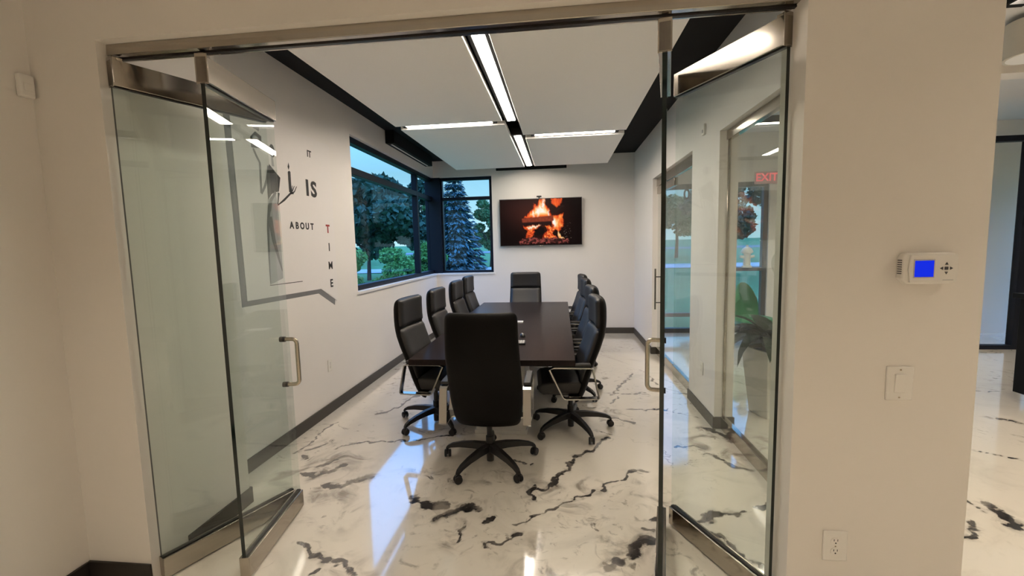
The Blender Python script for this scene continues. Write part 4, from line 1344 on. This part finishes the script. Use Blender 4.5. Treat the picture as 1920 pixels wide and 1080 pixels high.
def tree(label, x, y, h, rad, m, seed, n=5000, trunk=0.3, base=0.25, group='trees outside', name='tree', size=None):
    r = empty(name, (x, y, ground_z(y) - 0.02))
    tag(r, label, 'tree' if name == 'tree' else 'shrub', group)
    rs = random.Random(seed)
    if trunk:
        trunk *= 0.6
        MB().tube([(0, 0, -0.05), (0.05, 0, h * base), (0.0, 0.05, h * 0.8)], [trunk, trunk * 0.75, trunk * 0.2], 8).build('trunk', 'bark', r, smooth=True)
        for i in range(4):
            q = rs.uniform(0, 6.28); z0 = h * (base + 0.08 * i)
            MB().tube([(0, 0, z0), (rad * 0.35 * math.cos(q), rad * 0.35 * math.sin(q), z0 + h * 0.12), (rad * 0.7 * math.cos(q), rad * 0.7 * math.sin(q), z0 + h * 0.2)], [trunk * 0.4, trunk * 0.3, 0.03], 6).build('branch', 'bark', r, smooth=True)
    blobs = []
    for i in range(16):
        q = rs.uniform(0, 6.28); t_ = rs.uniform(0, 1)
        z = h * (base + 0.08 + (0.90 - base) * t_)
        sp = rad * math.sin(math.pi * (0.12 + 0.76 * t_)) * rs.uniform(0.2, 0.85)
        br = rad * rs.uniform(0.30, 0.50)
        blobs.append((sp * math.cos(q), sp * math.sin(q), min(z, h - br * 0.7), br, br, br * 0.75))
    leaf_cloud('foliage', blobs, n, size or rad * 0.075, m, r, seed)
    return r


def spruce(label, x, y, h, rad, m, seed, n=7000):
    r = empty('spruce_tree', (x, y, ground_z(y) - 0.02))
    tag(r, label, 'tree', 'trees outside')
    MB().tube([(0, 0, -0.05), (0, 0, h * 0.5), (0, 0, h * 0.98)], [0.22, 0.14, 0.02], 8).build('trunk', 'bark', r, smooth=True)
    rs = np.random.RandomState(seed)
    k = n
    t_ = rs.uniform(0.0, 1, k) ** 1.5
    tier = np.floor(t_ * 16) / 16 + rs.uniform(-0.012, 0.012, k)
    q = np.floor(rs.uniform(0, 11, k)) / 11 * 2 * np.pi + tier * 40 + rs.normal(0, 0.16, k)
    rr = rs.uniform(0.15, 1.0, k) ** 0.6 * rad * (1 - tier) ** 0.85
    p = np.stack([rr * np.cos(q), rr * np.sin(q), h * (0.06 + 0.92 * tier) - 0.22 * rr + rs.normal(0, 0.06, k)], -1)
    out = np.stack([np.cos(q), np.sin(q), -0.35 + rs.normal(0, 0.25, k)], -1)
    side = np.stack([-np.sin(q), np.cos(q), rs.normal(0, 0.4, k)], -1)
    s = rs.uniform(0.08, 0.20, (k, 1)) * (0.4 + 0.6 * (1 - tier[:, None]))
    V = np.stack([p - out * s * 1.2, p + side * s * 0.55, p + out * s * 1.2, p - side * s * 0.55], 1).reshape(-1, 3)
    me = bpy.data.meshes.new('needles'); me.from_pydata(V.tolist(), [], np.arange(len(V)).reshape(-1, 4).tolist()); me.materials.append(MATS[m])
    o = bpy.data.objects.new('needles', me); C.objects.link(o); o.parent = r
    return r


spruce('tall blue spruce seen through the window beside the television', -5.75, 24.0, 6.6, 1.75, 'foliage_blue', 5, 11000)
tree('broad dark deciduous tree filling the large window', -10.0, 22.0, 5.3, 2.7, 'foliage_dark', 11, 11000, 0.20, 0.22)
tree('dark tree at the left edge of the large window', -11.9, 16.9, 3.9, 2.0, 'foliage_dark', 12, 8000, 0.15, 0.10)
tree('dark tree behind the narrow pane next to the corner post', -8.8, 27.5, 6.0, 2.0, 'foliage_dark', 13, 8000, 0.16, 0.12)
tree('light green tree right of the blue spruce', -4.95, 31.0, 5.0, 1.35, 'foliage_mid', 14, 9000, 0.18, 0.15)
tree('thin green tree at the right jamb of the narrow window', -3.1, 37.0, 6.0, 1.6, 'foliage_mid', 15, 7000, 0.16, 0.2)
tree('far dark tree behind the big trees', -20.5, 36.0, 6.6, 3.9, 'foliage_dark', 16, 9000, 0.3, 0.2)
tree('far green tree between the big tree and the spruce', -11.5, 42.0, 5.6, 3.0, 'foliage_mid', 17, 9000, 0.3, 0.2)
for i, (x, y, h, rd, m, lab) in enumerate(((-6.6, 16.6, 1.75, 0.95, 'foliage_light', 'bright green shrub in the middle of the large window'), (-8.7, 16.9, 1.7, 1.0, 'foliage_light', 'green shrub below the dark tree'),
                                           (-5.6, 18.6, 1.9, 0.75, 'foliage_light', 'green shrub beside the window mullion'), (-10.9, 13.6, 1.7, 0.95, 'foliage_mid', 'darker shrub at the left of the large window'),
                                           (-6.5, 20.6, 2.0, 0.9, 'foliage_mid', 'shrub seen through the narrow corner pane'))):
    tree(lab, x, y, h, rd, m, 40 + i, 6000, 0, 0.0, 'shrubs outside the large window', 'shrub', 0.085)
tree('dark tree seen through the lobby entrance glass', 7.0, 20.0, 5.2, 1.5, 'foliage_dark', 21, 7000, 0.18, 0.30)
tree('dark tree seen past the white column', 10.6, 22.5, 6.6, 2.0, 'foliage_dark', 22, 7000, 0.20, 0.42)
tree('far tree at the right of the lobby glass', 16.0, 32.0, 7.0, 2.6, 'foliage_mid', 23, 6000, 0.26, 0.35)
tree('far tree behind the lobby lawn', 9.6, 38.0, 5.0, 2.4, 'foliage_mid', 24, 5000, 0.26, 0.3)

br = empty('traffic_barrel', (-6.55, 27.6, ground_z(27.6) + 0.015))
tag(br, 'orange and white striped traffic barrel outside the narrow window', 'barrel')
MB().lathe([(0.36, 0), (0.36, 0.07), (0.27, 0.075)], 20).build('rubber_base', 'caster_rubber', br, smooth=True)
for i in range(6):
    z0 = 0.075 + i * 0.19; r0 = 0.27 - 0.014 * i
    MB().lathe([(r0, z0), (r0 - 0.012, z0 + 0.19)], 20).build('band', 'orange_plastic' if i % 2 == 1 else 'white_reflective', br, smooth=True)
MB().box(-0.08, -0.015, 1.20, 0.08, 0.015, 1.32).build('lift_handle', 'orange_plastic', br, bevel=0.01)
